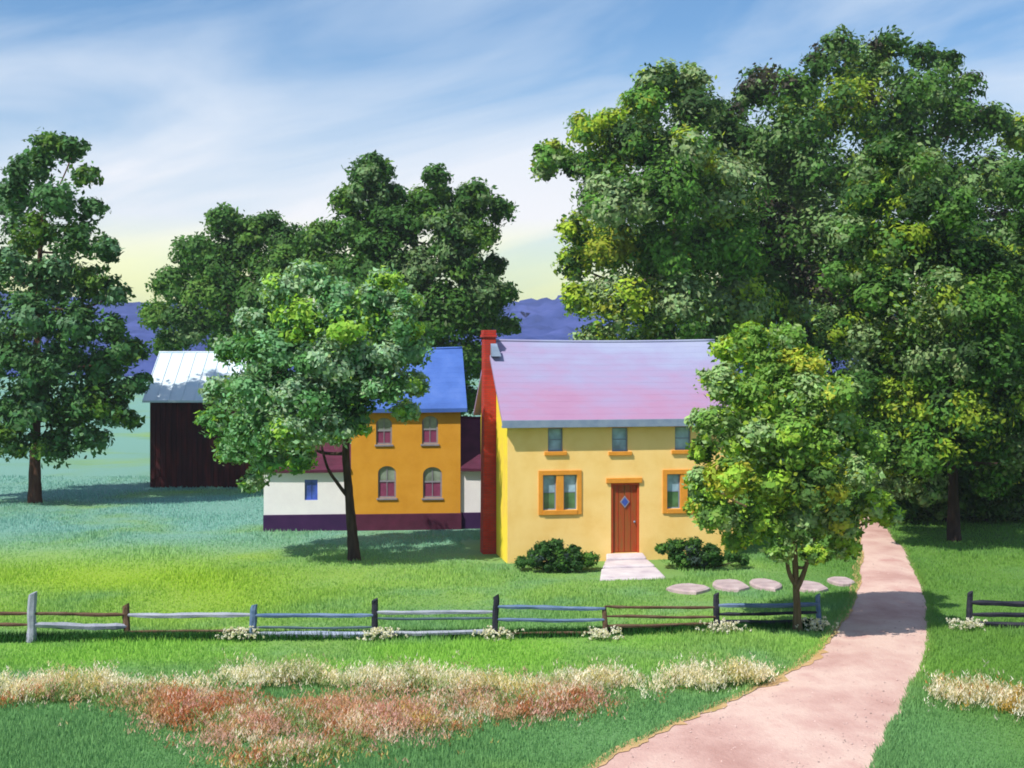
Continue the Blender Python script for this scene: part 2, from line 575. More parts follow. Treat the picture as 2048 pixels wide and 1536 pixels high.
M['barnboard'] = material('dark_barn_board', [(0.022, 0.004, 0.005), (0.05, 0.007, 0.008), (0.11, 0.013, 0.011)], scale=1.0, detail=8, rough=0.85, bump=0.4, stretch=(4, 4, 0.5), coords='World', lo=0.35, hi=0.7)
M['tinroof'] = material('pale_tin_roof', [(0.46, 0.60, 0.70), (0.60, 0.68, 0.74), (0.54, 0.65, 0.72)], scale=0.7, detail=6, rough=0.5, bump=0.1)
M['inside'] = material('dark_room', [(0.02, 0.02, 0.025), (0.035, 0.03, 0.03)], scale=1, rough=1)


def wall_panel(mb, o, ex, n, w, h, holes, t=0.25):
    """a wall face in the plane through o along ex and z, with rectangular holes (u0,z0,u1,z1) that get reveals t deep (into -n)"""
    o, ex, n = Vector(o), Vector(ex), Vector(n)
    us = sorted({0.0, w, *[q for hh in holes for q in (hh[0], hh[2])]})
    zs = sorted({0.0, h, *[q for hh in holes for q in (hh[1], hh[3])]})
    P = lambda u, z, d=0.0: o + ex * u + Vector((0, 0, z)) - n * d
    for i in range(len(us) - 1):
        for j in range(len(zs) - 1):
            cu, cz = (us[i] + us[i + 1]) / 2, (zs[j] + zs[j + 1]) / 2
            if any(a < cu < c and b < cz < d for a, b, c, d in holes):
                continue
            mb.poly([P(us[i], zs[j]), P(us[i + 1], zs[j]), P(us[i + 1], zs[j + 1]), P(us[i], zs[j + 1])])
    for a, b, c, d in holes:
        for (u0, z0, u1, z1) in ((a, b, c, b), (c, b, c, d), (c, d, a, d), (a, d, a, b)):
            mb.poly([P(u0, z0), P(u0, z0, t), P(u1, z1, t), P(u1, z1)])


def gable_roof(parent, name, mat, x0, x1, ya, yb, ze, zr, th, over_end=0.3, over_eave=0.35, course=0.30, lip=0.004, sag=0.05, seams=0.0):
    """two slopes meeting at a ridge along local x, laid in overlapping courses; ya front wall plane, yb back wall plane"""
    ym = (ya + yb) / 2
    slope = (zr - ze) / (ym - ya)
    s = MB()
    n = 20
    for sgn, yw in ((-1, ya), (1, yb)):
        ye = yw + sgn * over_eave
        zl = ze - slope * over_eave
        m = max(1, int(round(math.hypot(ym - ye, zr - zl) / course)))
        def pt(k, t, up):
            x = x0 - over_end + (x1 - x0 + 2 * over_end) * k / n
            d = -sag * math.sin(math.pi * k / n) * (0.4 + 0.6 * t)
            return (x, ye + (ym - ye) * t, zl + (zr - zl) * t + d + up)
        flip = (lambda q: q) if sgn < 0 else (lambda q: q[::-1])
        for k in range(n):
            for c in range(m):
                t0, t1 = c / m, (c + 1) / m
                j0 = lip * random.uniform(0.7, 1.3)
                s.poly(flip([pt(k, t0, j0), pt(k + 1, t0, j0), pt(k + 1, t1, 0), pt(k, t1, 0)]))
                s.poly(flip([pt(k, t0, 0 if c else -th), pt(k + 1, t0, 0 if c else -th), pt(k + 1, t0, j0), pt(k, t0, j0)]))
            s.poly(flip([pt(k, 0, -th), pt(k, 1, -th), pt(k + 1, 1, -th), pt(k + 1, 0, -th)]))
        for k in (0, n):
            s.poly([pt(k, 0, -th), pt(k, 1, -th), pt(k, 1, 0), pt(k, 0, lip * 0.5)])
    o = s.build(name, mat, parent)
    if seams:
        q = MB()
        x = x0 - over_end + 0.02
        while x < x1 + over_end:
            for sgn, yw in ((-1, ya), (1, yb)):
                ye = yw + sgn * over_eave; zl = ze - slope * over_eave
                q.hexa([(x, ye, zl), (x + 0.03, ye, zl), (x + 0.03, ym, zr), (x, ym, zr), (x, ye, zl + 0.045), (x + 0.03, ye, zl + 0.045), (x + 0.03, ym, zr + 0.045), (x, ym, zr + 0.045)])
            x += seams
        q.build('seam', mat, o)
    r = MB()
    r.tube([(x0 - over_end + (x1 - x0 + 2 * over_end) * k / n, ym, zr + 0.015 - sag * math.sin(math.pi * k / n)) for k in range(n + 1)], [0.045] * (n + 1), 8)
    r.build('ridge_cap', mat, o, smooth=True)
    return o


# ---- golden farmhouse
HA = R(10)
house = empty('farmhouse', (-0.145, 45.0, 0.0), HA)
tag(house, 'golden yellow farmhouse with pink roof, red door and tall red end chimney', 'house')
W, D, ZE, ZR = 7.6, 5.6, 4.72, 7.15


def fu(px):
    k = (px - 1024) / F
    return (k * 45.0 + 0.145) / (math.cos(HA) - k * math.sin(HA))


def fz(px, py):
    return H - (py - HZ) / F * (45.0 + fu(px) * math.sin(HA))


def rect(p0, q0, p1, q1):
    pm = (p0 + p1) / 2
    return (fu(p0), fz(pm, q1), fu(p1), fz(pm, q0))


UP = [rect(1096, 856, 1126, 903), rect(1224, 855, 1256, 903), rect(1350, 853, 1382, 900)]
LOWW = [rect(1086, 950, 1154, 1020), rect(1334, 948, 1402, 1017)]
DOOR = rect(1222, 966, 1279, 1106)
TH = 0.3
wallm = MB()
wall_panel(wallm, (0, 0, 0), (1, 0, 0), (0, -1, 0), W, ZE, UP + LOWW + [DOOR], TH)
wall_panel(wallm, (W, 0, 0), (0, 1, 0), (1, 0, 0), D, ZE, [])
wall_panel(wallm, (W, D, 0), (-1, 0, 0), (0, 1, 0), W, ZE, [])
wallm.poly([(W, 0, ZE), (W, D, ZE), (W, D / 2, ZR - 0.16)])
wallm.build('wall', M['plaster'], house)
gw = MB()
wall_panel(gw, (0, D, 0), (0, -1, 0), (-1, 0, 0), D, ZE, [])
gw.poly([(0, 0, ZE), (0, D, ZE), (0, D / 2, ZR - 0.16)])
gw.build('gable_wall', M['lemon'], house)['label'] = 'gable wall behind the red chimney, sunlit yellow painted in'
roof = gable_roof(house, 'roof', M['pinkroof'], 0, W, 0, D, ZE + 0.12, ZR, 0.13, 0.22, 0.30)
fb = MB(); fb.box(-0.23, -0.345, ZE - 0.36, W + 0.23, -0.304, ZE - 0.115); fb.box(-0.2, -0.304, ZE - 0.345, W + 0.2, -0.005, ZE - 0.315)
fb.build('eave_board', M['slate'], house, 0.008)
# tall end chimney on the west gable
ch = MB()
cw = 0.42
y0, y1 = D / 2 - 0.62, D / 2 - 0.02
def chim(z0, z1, g0, g1, y0=y0, y1=y1):
    x1 = -0.006
    ch.hexa([(x1 - cw - g0, y0 - g0, z0), (x1, y0 - g0, z0), (x1, y1 + g0, z0), (x1 - cw - g0, y1 + g0, z0),
             (x1 - cw - g1, y0 - g1, z1), (x1, y0 - g1, z1), (x1, y1 + g1, z1), (x1 - cw - g1, y1 + g1, z1)])
chim(-0.05, 7.25, 0.03, -0.02)
chimney = ch.build('chimney', M['redbrick'], house, 0.02)
cc = MB(); cc.box(-0.455, y0 - 0.02, 7.252, 0.02, y1 + 0.02, 7.34); cc.box(-0.43, y0 + 0.01, 7.342, 0.0, y1 - 0.01, 7.50)
cc.build('chimney_cap', M['redbrick'], chimney, 0.012)
fl = MB(); fl.hexa([(-0.20, y0 - 0.30, 6.62), (0.12, y0 - 0.30, 6.62), (0.12, y0 - 0.012, 6.62), (-0.20, y0 - 0.012, 6.62),
                    (-0.20, y0 - 0.16, 6.95), (0.02, y0 - 0.16, 6.95), (0.02, y0 - 0.012, 7.05), (-0.20, y0 - 0.012, 7.05)])
fl.build('chimney_wedge', M['slate'], chimney)  # blue-grey wedge in front of the chimney where it meets the roof


def small_window(r):
    a, b, c, d = r
    w = MB()
    f = 0.045
    for q in ((a, b, a + f, d), (c - f, b, c, d), (a + f, b, c - f, b + f), (a + f, d - f, c - f, d)):
        w.box(q[0], 0.10, q[1], q[2], 0.16, q[3])
    w.box(a + f, 0.112, (b + d) / 2 - 0.018, c - f, 0.15, (b + d) / 2 + 0.018)
    o = w.build('window', M['slate'], house)
    for z0, z1 in ((b + f, (b + d) / 2 - 0.018), ((b + d) / 2 + 0.018, d - f)):
        p = MB(); p.box(a + f, 0.125, z0, c - f, 0.138, z1); p.build('pane', M['pane'], o)
    t = MB(); t.box(a - 0.14, -0.045, d + 0.002, c + 0.14, 0.02, d + 0.12); t.build('lintel', M['trimorange'], o, 0.008)
    t = MB(); t.box(a - 0.12, -0.07, b - 0.12, c + 0.12, 0.10, b - 0.002); t.build('sill', M['trimorange'], o, 0.008)


def double_window(r):
    a, b, c, d = r
    w = MB()
    o_ = 0.15
    w.box(a - o_, -0.04, b - o_, a - 0.002, 0.02, d + o_)
    w.box(c + 0.002, -0.04, b - o_, c + o_, 0.02, d + o_)
    w.box(a - 0.002, -0.04, d + 0.002, c + 0.002, 0.02, d + o_)
    w.box(a - 0.002, -0.06, b - o_, c + 0.002, 0.10, b - 0.002)
    m0 = (a + c) / 2
    w.box(m0 - 0.12, -0.02, b, m0 + 0.12, 0.16, d)
    o = w.build('window', M['trimorange'], house, 0.008)
    for u0, u1 in ((a, m0 - 0.12), (m0 + 0.12, c)):
        s = MB(); f = 0.04
        for q in ((u0, b, u0 + f, d), (u1 - f, b, u1, d), (u0 + f, b, u1 - f, b + f), (u0 + f, d - f, u1 - f, d)):
            s.box(q[0] + 0.002, 0.09, q[1] + 0.002, q[2] - 0.002, 0.14, q[3] - 0.002)
        zm = b + (d - b) * 0.5
        s.box(u0 + f, 0.10, zm - 0.015, u1 - f, 0.135, zm + 0.015)
        s.build('sash', M['slate'], o)
        for z0, z1, mm in ((b + f, zm - 0.015, 'panegreen'), (zm + 0.015, d - f, 'pane')):
            p = MB(); p.box(u0 + f, 0.11, z0, u1 - f, 0.122, z1); p.build('pane', M[mm], o)


for r in UP: small_window(r)
for r in LOWW: double_window(r)
a, b, c, d = DOOR
dm = MB()
dm.box(a + 0.07, 0.13, b + 0.02, c - 0.07, 0.15, d - 0.07)
door = dm.build('door', M['door'], house)
npl = 4
for i in range(npl):
    u0 = a + 0.07 + (c - a - 0.14) * i / npl; u1 = a + 0.07 + (c - a - 0.14) * (i + 1) / npl
    p = MB(); p.box(u0 + 0.006, 0.085 + 0.006 * (i % 2), b + 0.02, u1 - 0.006, 0.128, d - 0.07)
    p.build('plank', M['door'], door, 0.006)
fr = MB()
fr.box(a + 0.002, 0.02, b + 0.002, a + 0.068, 0.16, d - 0.002); fr.box(c - 0.068, 0.02, b + 0.002, c - 0.002, 0.16, d - 0.002); fr.box(a + 0.068, 0.02, d - 0.068, c - 0.068, 0.16, d - 0.002)
fr.build('door_frame', M['doorframe'], house, 0.006)
hd = MB(); hd.box(a - 0.16, -0.06, d + 0.003, c + 0.08, 0.02, d + 0.17); hd.build('door_head', M['trimorange'], house, 0.01)
um, zm = a + (c - a) * 0.50, d - 0.62
dg = MB(); q = 0.20
dg.hexa([(um, 0.05, zm - q), (um + q * 0.8, 0.05, zm), (um + q * 0.8, 0.084, zm), (um, 0.084, zm - q),
         (um - q * 0.8, 0.05, zm), (um, 0.05, zm + q), (um, 0.084, zm + q), (um - q * 0.8, 0.084, zm)])
dg.build('window_frame', M['winframe'], door)
dp = MB(); q = 0.145
dp.poly([(um, 0.046, zm - q), (um + q * 0.8, 0.046, zm), (um, 0.046, zm + q), (um - q * 0.8, 0.046, zm)])
dp.build('pane', M['bluepane'], door)
kn = MB(); kn.tube([(c - 0.16, 0.09, b + 1.0), (c - 0.16, 0.05, b + 1.0), (c - 0.16, 0.02, b + 1.0)], [0.02, 0.018, 0.04], 8)
kn.build('handle', M['slate'], door, smooth=True)
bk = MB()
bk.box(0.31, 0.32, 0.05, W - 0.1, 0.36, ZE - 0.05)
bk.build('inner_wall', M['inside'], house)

# stone steps in front of the door, flaring towards the lawn
M['stepstone'] = material('pale_step_stone', [(0.42, 0.35, 0.40), (0.54, 0.48, 0.51), (0.62, 0.58, 0.59)], scale=1.6, detail=8, rough=0.9, bump=0.4)
steps = empty('stone_steps', (0, 0, 0)); tag(steps, 'pale pinkish stone steps flaring out below the red door', 'steps')
hc, hs = math.cos(HA), math.sin(HA)
def hw(u, v, z):
    u -= v * -0.19                                  # the steps run straight down the lawn, not square to the wall
    return Vector((-0.145 + u * hc - v * hs, 45.0 + u * hs + v * hc, z))
ud = (a + c) / 2 - 0.02
zt = b
lev = [(0.02, -0.85, 0.62, 0.66, 0.0, zt), (-0.85, -1.9, 0.70, 0.84, 0.0, zt * 0.66), (-1.9, -3.7, 0.88, 1.02, 0.0, zt * 0.33)]
for v0, v1, w0, w1, z0, z1 in lev:
    s = MB()
    s.hexa([hw(ud - w1, v1, z0 - 0.05), hw(ud + w1, v1, z0 - 0.05), hw(ud + w0, v0 - 0.003, z0 - 0.05), hw(ud - w0, v0 - 0.003, z0 - 0.05),
            hw(ud - w1, v1, z1 - 0.02), hw(ud + w1, v1, z1 - 0.02), hw(ud + w0, v0 - 0.003, z1), hw(ud - w0, v0 - 0.003, z1)])
    s.build('step', M['stepstone'], steps, 0.05)

# ---- ochre house with white wings
BA = R(6)
BX, BY = at(702, 0, 53.0).x, 53.0
block = empty('ochre_house', (BX, BY, 0), BA)
tag(block, 'ochre orange two-storey house with blue roof and low white wings', 'house')


def bu(px):
    k = (px - 1024) / F
    return (k * BY - BX) / (math.cos(BA) - k * math.sin(BA))


def bz(px, py):
    return H - (py - HZ) / F * (BY + bu(px) * math.sin(BA))


BW, BD = bu(921), 5.0
bze = bz(800, 812)
AW = [(bu(p - w / 2), bz(p, q1), bu(p + w / 2), bz(p, q0)) for p, q0, q1, w in ((768, 836, 889, 32), (860, 832, 888, 32), (774, 932, 996, 36), (865, 934, 996, 38))]
wm = MB()
wall_panel(wm, (0, 0, 0.62), (1, 0, 0), (0, -1, 0), BW, bze - 0.62, [(r[0], r[1] - 0.62, r[2], r[3] - 0.62) for r in AW], 0.2)
wall_panel(wm, (BW, 0, 0.62), (0, 1, 0), (1, 0, 0), BD, bze - 0.62, [])
wall_panel(wm, (BW, BD, 0.62), (-1, 0, 0), (0, 1, 0), BW, bze - 0.62, [])
wall_panel(wm, (0, BD, 0.62), (0, -1, 0), (-1, 0, 0), BD, bze - 0.62, [])
for x in (0, BW):
    wm.poly([(x, 0, bze), (x, BD, bze), (x, BD / 2, 6.75)])
wm.build('wall', M['ochrewall'], block)
s = MB(); s.box(-0.03, -0.05, -0.05, BW + 0.04, BD + 0.03, 0.617); s.build('foundation', M['maroon'], block, 0.02)
gable_roof(block, 'roof', M['blueroof'], 0, BW, 0, BD, bze + 0.1, 6.88, 0.14, 0.24, 0.22)
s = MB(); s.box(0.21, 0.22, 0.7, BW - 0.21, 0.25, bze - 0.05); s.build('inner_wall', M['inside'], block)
for (a, b, c, d) in AW:
    # arched head: the corners of the opening are filled with wall-coloured spandrels
    mid, rr = (a + c) / 2, (c - a) / 2
    zc = d - rr * 0.8
    o = MB()
    for sg in (-1, 1):
        pts = [(mid + sg * rr, d), (mid, d)]
        arc = [(mid + sg * rr * math.sin(t), zc + rr * 0.8 * math.cos(t)) for t in np.linspace(0, math.pi / 2, 7)]
        pts = [(mid + sg * rr, d)] + arc
        front = [(x, -0.003, z) for x, z in pts]; back = [(x, 0.18, z) for x, z in pts]
        o.poly(front if sg > 0 else front[::-1]); 
        for i in range(len(pts) - 1):
            o.poly([front[i], front[i + 1], back[i + 1], back[i]])
    fo = MB(); f = 0.06
    fo.box(a, 0.05, b, a + f, 0.11, d); fo.box(c - f, 0.05, b, c, 0.11, d); fo.box(a + f, 0.05, b, c - f, 0.11, b + f)
    zm = b + (d - b) * 0.52
    fo.box(a + f, 0.052, zm - 0.03, c - f, 0.10, zm + 0.03); fo.box(mid - 0.015, 0.055, b + f, mid + 0.015, 0.095, d)
    win = fo.build('window', M['winframe'], block)
    o.build('arch', M['ochrewall'], win)
    p = MB(); p.box(a + f, 0.075, zm + 0.03, c - f, 0.085, d); p.build('pane', M['panehouse'], win)
    p = MB(); p.box(a + f, 0.075, b + f, c - f, 0.085, zm - 0.03); p.build('pane', M['curtain'], win)
    s = MB(); s.box(a - 0.05, -0.05, b - 0.07, c + 0.05, 0.05, b - 0.001); s.build('sill', M['winframe'], win, 0.006)
# wings
WZ, WR_, WF, WBK = 2.38, 4.15, 0.12, 4.4
wings = [(bu(527), -0.004), (BW + 0.004, BW + 1.35)]
for i, (u0, u1) in enumerate(wings):
    hol = []
    if i == 0:
        hol = [(bu(609) - u0, bz(622, 1001) - 0.62, bu(635) - u0, bz(622, 960) - 0.62)]
    s = MB()
    wall_panel(s, (u0, WF, 0.62), (1, 0, 0), (0, -1, 0), u1 - u0, WZ - 0.62, hol, 0.2)
    ue = u0 if i == 0 else u1
    s.poly([(ue, WF, 0.62), (ue, WBK, 0.62), (ue, WBK, WZ), (ue, (WF + WBK) / 2, WR_ - 0.1), (ue, WF, WZ)])
    s.poly([(u0, WBK, 0.62), (u1, WBK, 0.62), (u1, WBK, WZ), (u0, WBK, WZ)])
    wg = s.build('wing_wall', M['whitewash'], block)
    q0, q1 = (u0 - 0.02, u1 - 0.03) if i == 0 else (u0 + 0.04, u1 + 0.02)
    s = MB(); s.box(q0, WF - 0.04, -0.05, q1, WBK, 0.617); s.build('wing_foundation', M['plum'], block, 0.02)
    if i == 0:
        gable_roof(block, 'wing_roof', M['maroon'], u0 + 0.0, u1 - 0.0, WF, WBK, WZ + 0.08, WR_, 0.1, 0.0, 0.18)
        h0 = hol[0]; a, b, c, d = h0[0] + u0, h0[1] + 0.62, h0[2] + u0, h0[3] + 0.62
        fo = MB(); f = 0.035
        for q in ((a, b, a + f, d), (c - f, b, c, d), (a + f, b, c - f, b + f), (a + f, d - f, c - f, d)):
            fo.box(q[0], WF + 0.03, q[1], q[2], WF + 0.09, q[3])
        fo.box((a + c) / 2 - 0.012, WF + 0.035, b + f, (a + c) / 2 + 0.012, WF + 0.085, d - f)
        ww = fo.build('window', M['bluepane'], block)
        for x0_, x1_ in ((a + f, (a + c) / 2 - 0.012), ((a + c) / 2 + 0.012, c - f)):
            p = MB(); p.box(x0_, WF + 0.055, b + f, x1_, WF + 0.065, d - f); p.build('pane', M['bluepane'], ww)
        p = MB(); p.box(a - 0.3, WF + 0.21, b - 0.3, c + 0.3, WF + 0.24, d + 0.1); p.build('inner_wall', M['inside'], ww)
    else:
        gable_roof(block, 'wing_roof', M['maroon'], u0, u1, WF, WBK, WZ + 0.08, WR_, 0.1, 0.0, 0.18)

# ---- dark barn
BN = at(300, 0, 69.0)
barn = empty('barn', (BN.x, 69.0, 0), R(1.0))
tag(barn, 'dark maroon board barn with pale tin roof behind the leafy tree', 'barn')
NW, ND, NE, NR = 5.7, 6.6, 4.35, 6.62
s = MB()
s.box(0.05, 0.05, -0.05, NW - 0.05, ND - 0.05, NE - 0.02)
for x in (0.05, NW - 0.05):
    s.poly([(x, 0.05, NE), (x, ND - 0.05, NE), (x, ND / 2, NR - 0.15)])
s.build('wall', M['barnboard'], barn)
pn = 22
pm = None
for side in range(2):
    length = NW if side == 0 else ND
    k = pn if side == 0 else 25
    for i in range(k):
        w = length / k
        p = MB()
        top = NE
        if side == 1:
            yc = (i + 0.5) * w
            top = NE + (NR - 0.2 - NE) * (1 - abs(yc - ND / 2) / (ND / 2))
        j = random.uniform(0, 0.012)
        if side == 0:
            p.box(i * w + 0.012, 0.0 - j, 0.02 + random.uniform(0, 0.05), (i + 1) * w - 0.012, 0.048, top)
        else:
            p.box(0.0 - j, i * w + 0.012, 0.02, 0.048, (i + 1) * w - 0.012, top)
        p.build('plank', M['barnboard'], barn)
gable_roof(barn, 'roof', M['tinroof'], 0, NW, 0, ND, NE + 0.1, NR, 0.10, 0.32, 0.25, course=9, lip=0.0, sag=0.0, seams=0.62)

# ------------------------------------------------------------------ split-rail fences
WOODS = {
    'grey': [(0.20, 0.22, 0.29), (0.29, 0.31, 0.38), (0.36, 0.38, 0.44)],
    'blue': [(0.06, 0.11, 0.21), (0.11, 0.17, 0.29), (0.16, 0.22, 0.35)],
    'brown': [(0.075, 0.04, 0.03), (0.12, 0.07, 0.045), (0.15, 0.10, 0.07)],
    'dark': [(0.012, 0.014, 0.022), (0.025, 0.026, 0.04), (0.04, 0.04, 0.05)],
    'teal': [(0.05, 0.09, 0.10), (0.08, 0.13, 0.15), (0.11, 0.15, 0.18)],
    'pale': [(0.24, 0.29, 0.42), (0.32, 0.37, 0.50), (0.38, 0.42, 0.52)],
}
for k, v in WOODS.items():
    M['wood_' + k] = material('weathered_wood_' + k, v, scale=2.2, detail=9, rough=0.9, bump=0.5, bump_scale=20, stretch=(1, 4, 3), coords='World', spec=0.15)


def post(parent, p, h, r, mat, lean=0.0):
    s = MB()
    pts, rad = [], []
    for t in (-0.12, 0.05, 0.3, 0.6, 0.9, 1.0):
        pts.append((p.x + lean * t + random.uniform(-0.01, 0.01), p.y + random.uniform(-0.01, 0.01), h * t))
        rad.append(r * (1.08 - 0.16 * max(t, 0)) * random.uniform(0.94, 1.06))
    s.tube(pts, rad, 7, 0.10)
    # sloping weathered top
    n = len(s.v)
    for i in range(n - 7, n):
        x, y, z = s.v[i]
        s.v[i] = (x, y, z + (x - p.x) * 0.5)
    return s.build('post', mat, parent)


def rail(parent, p, q, z0, z1, r, mat):
    s = MB()
    n = 9
    sag = random.uniform(0.005, 0.03)
    ph = random.uniform(0, 6)
    pts, rad = [], []
    for k in range(n + 1):
        t = k / n
        v = p.lerp(q, t)
        z = z0 + (z1 - z0) * t - sag * math.sin(math.pi * t) + 0.006 * math.sin(ph + 9 * t)
        pts.append((v.x, v.y - 0.02 + 0.015 * math.sin(ph + 6 * t), z))
        rad.append(r * (0.55 if k in (0, n) else random.uniform(0.85, 1.12)))
    s.tube(pts, rad, 6, 0.13)
    return s.build('rail', mat, parent)


def fence(name, label, posts, bays):
    """posts: (px, base row, top row, half width px, wood); bays: per gap a list of (row left, row right, half thickness px, wood)"""
    root = empty(name, gnd(posts[0][0], posts[0][1]))
    tag(root, label, 'fence')
    inv = -Vector(root.location)
    P = [gnd(p[0], p[1]) for p in posts]
    rel = [p + inv for p in P]
    for (px, pb, pt, hwid, wood), p, rp in zip(posts, P, rel):
        post(root, rp, H - (pt - HZ) / F * p.y, hwid / F * p.y, M['wood_' + wood], random.uniform(-0.05, 0.05))
    for i, b in enumerate(bays):
        for (qa, qb, t, wood) in b:
            za = H - (qa - HZ) / F * P[i].y
            zb = H - (qb - HZ) / F * P[i + 1].y
            rail(root, rel[i], rel[i + 1], za, zb, t / F * P[i].y, M['wood_' + wood])
    return root


fence('rail_fence', 'weathered split-rail fence across the lawn in front of the houses',
      [(-150, 1284, 1200, 9, 'brown'), (62, 1284, 1188, 9.5, 'grey'), (254, 1274, 1208, 7, 'brown'), (504, 1277, 1212, 7.5, 'blue'), (748, 1278, 1200, 6.5, 'dark'),
       (990, 1276, 1192, 6.5, 'dark'), (1210, 1272, 1214, 5.5, 'brown'), (1434, 1260, 1187, 6.5, 'dark'), (1638, 1256, 1188, 5.5, 'blue')],
      [[(1226, 1226, 4, 'brown'), (1248, 1249, 4, 'brown')],
       [(1226, 1229, 4, 'brown'), (1249, 1252, 7, 'grey')],
       [(1230, 1229, 5.5, 'grey'), (1262, 1260, 3, 'brown')],
       [(1230, 1230, 5, 'blue'), (1254, 1254, 3, 'teal'), (1268, 1268, 7, 'pale')],
       [(1224, 1223, 4.5, 'grey'), (1236, 1235, 3, 'teal'), (1266, 1262, 5, 'grey')],
       [(1212, 1217, 4.5, 'blue'), (1238, 1239, 4, 'blue'), (1266, 1264, 3, 'brown')],
       [(1212, 1214, 3.5, 'brown'), (1232, 1234, 3.5, 'brown'), (1252, 1247, 3.5, 'brown')],
       [(1210, 1208, 5, 'blue'), (1229, 1224, 4, 'dark'), (1243, 1241, 4.5, 'dark')]])
fence('rail_fence', 'dark three-rail fence on the far side of the pink driveway',
      [(1938, 1256, 1186, 6.5, 'dark'), (2150, 1256, 1190, 6.5, 'dark')],
      [[(1204, 1208, 6, 'dark'), (1228, 1228, 5, 'dark'), (1246, 1252, 6, 'dark')]])

# ------------------------------------------------------------------ stepping stones
M['flag'] = material('mauve_flagstone', [(0.30, 0.23, 0.25), (0.40, 0.31, 0.31), (0.48, 0.40, 0.40)], scale=2.5, detail=8, rough=0.9, bump=0.5)
stones = [(1376, 1181, 42, 12, 'long flat mauve stepping stone beside the stone steps'),
          (1460, 1174, 36, 14, 'mauve stepping stone behind the dark fence post, second from the steps'),
          (1532, 1173, 32, 15, 'rounded mauve stepping stone in the middle of the row of five'),
          (1618, 1177, 34, 14, 'mauve stepping stone partly behind the small forked tree trunk'),
          (1682, 1166, 26, 10, 'small mauve stepping stone next to the pink driveway')]
for px, py, hx, hy, lab in stones:
    c = gnd(px, py)
    rx = hx / F * c.y
    ry = abs(gnd(px, py - hy).y - gnd(px, py + hy).y) / 2 * 0.7
    s = MB()
    n = 14
    prof = [1 + random.uniform(-0.10, 0.10) for _ in range(n)]
    ring = lambda k, z: [(rx * k * prof[i] * math.cos(2 * math.pi * i / n), ry * k * prof[i] * math.sin(2 * math.pi * i / n), z) for i in range(n)]
    r0, r1, r2 = ring(1.0, -0.03), ring(0.98, 0.07), ring(0.86, 0.11)
    for A_, B_ in ((r0, r1), (r1, r2)):
        for i in range(n):
            j = (i + 1) % n
            s.poly([A_[i], A_[j], B_[j], B_[i]])
    s.poly(r2)
    o = s.build('stepping_stone', M['flag'])
    o.location = c
    tag(o, lab, 'stone', 'stepping stones from the steps to the drive')

# ------------------------------------------------------------------ trees
M['bark'] = material('dark_bark', [(0.020, 0.013, 0.010), (0.045, 0.028, 0.022), (0.07, 0.045, 0.035)], scale=3, detail=9, rough=0.95, bump=0.8, bump_scale=10, stretch=(3, 3, 0.6))
M['barkolive'] = material('olive_bark', [(0.07, 0.05, 0.025), (0.12, 0.085, 0.045), (0.16, 0.12, 0.07)], scale=3, detail=9, rough=0.95, bump=0.8, bump_scale=10, stretch=(3, 3, 0.6))
M['barkred'] = material('reddish_bark', [(0.045, 0.018, 0.012), (0.08, 0.035, 0.022), (0.11, 0.06, 0.04)], scale=3, detail=9, rough=0.95, bump=0.8, bump_scale=10, stretch=(3, 3, 0.6))
M['leaf'] = leaf_material('leaves')
TRIS = [0]
LEAF_N, LEAF_S = 1.45, 0.80


def leaves(lobes, n_total, size, palette, flat=0.8, sub=0.42, up=0.35, holes=1.0):
    """lobes: (center Vector, radius). Returns quad verts and tones"""
    wts = np.array([r ** 2 for _, r in lobes]); wts /= wts.sum()
    pal = np.array([p[:3] for p in palette]); pw = np.array([p[3] for p in palette], float); pw /= pw.sum()
    V, T = [], []
    for (c, r), w in zip(lobes, wts):
        c = np.array(c)
        n = int(n_total * w * LEAF_N)
        if n < 4: continue
        k = max(4, int(9 * holes + r * 3))
        dirs = unit(rng.normal(size=(k, 3)) + np.array([0, 0, 0.25]))
        sc = c + dirs * r * rng.uniform(0.45, 0.86, (k, 1)) * np.array([1, 1, flat])
        sr = r * sub * rng.uniform(0.65, 1.2, k)
        tone_i = rng.choice(len(pal), k, p=pw)
        tone_i[: int(k * 0.6)] = tone_i[0]           # most of a bough shares one tone
        idx = rng.integers(0, k, n)
        d = unit(rng.normal(size=(n, 3)))
        rad = sr[idx] * rng.uniform(0, 1, n) ** 0.45
        pos = sc[idx] + d * rad[:, None] * np.array([1, 1, 0.78])
        nor = unit(0.7 * d + 0.7 * dirs[idx] + np.array([0, 0, up]) + 0.36 * rng.normal(size=(n, 3)))
        loose = rng.random(n) < 0.22                 # stray sprays between the clumps
        pos[loose] = c + unit(rng.normal(size=(loose.sum(), 3))) * (r * rng.uniform(0.2, 1.12, (loose.sum(), 1))) * np.array([1, 1, flat])
        t = unit(np.cross(nor, rng.normal(size=(n, 3))))
        b = np.cross(nor, t)
        s = (size * LEAF_S * rng.uniform(0.55, 1.4, n))[:, None]
        q = np.stack([pos - t * s, pos + b * s * 0.55 - nor * s * 0.15, pos + t * s, pos - b * s * 0.55 - nor * s * 0.15], 1)
        V.append(q.reshape(-1, 3))
        tone = pal[tone_i[idx]] * rng.uniform(0.8, 1.2, (n, 1)) * (1 + 0.07 * rng.normal(size=(n, 3)))
        T.append(np.clip(tone, 0.003, 0.6))
    return np.concatenate(V), np.concatenate(T)


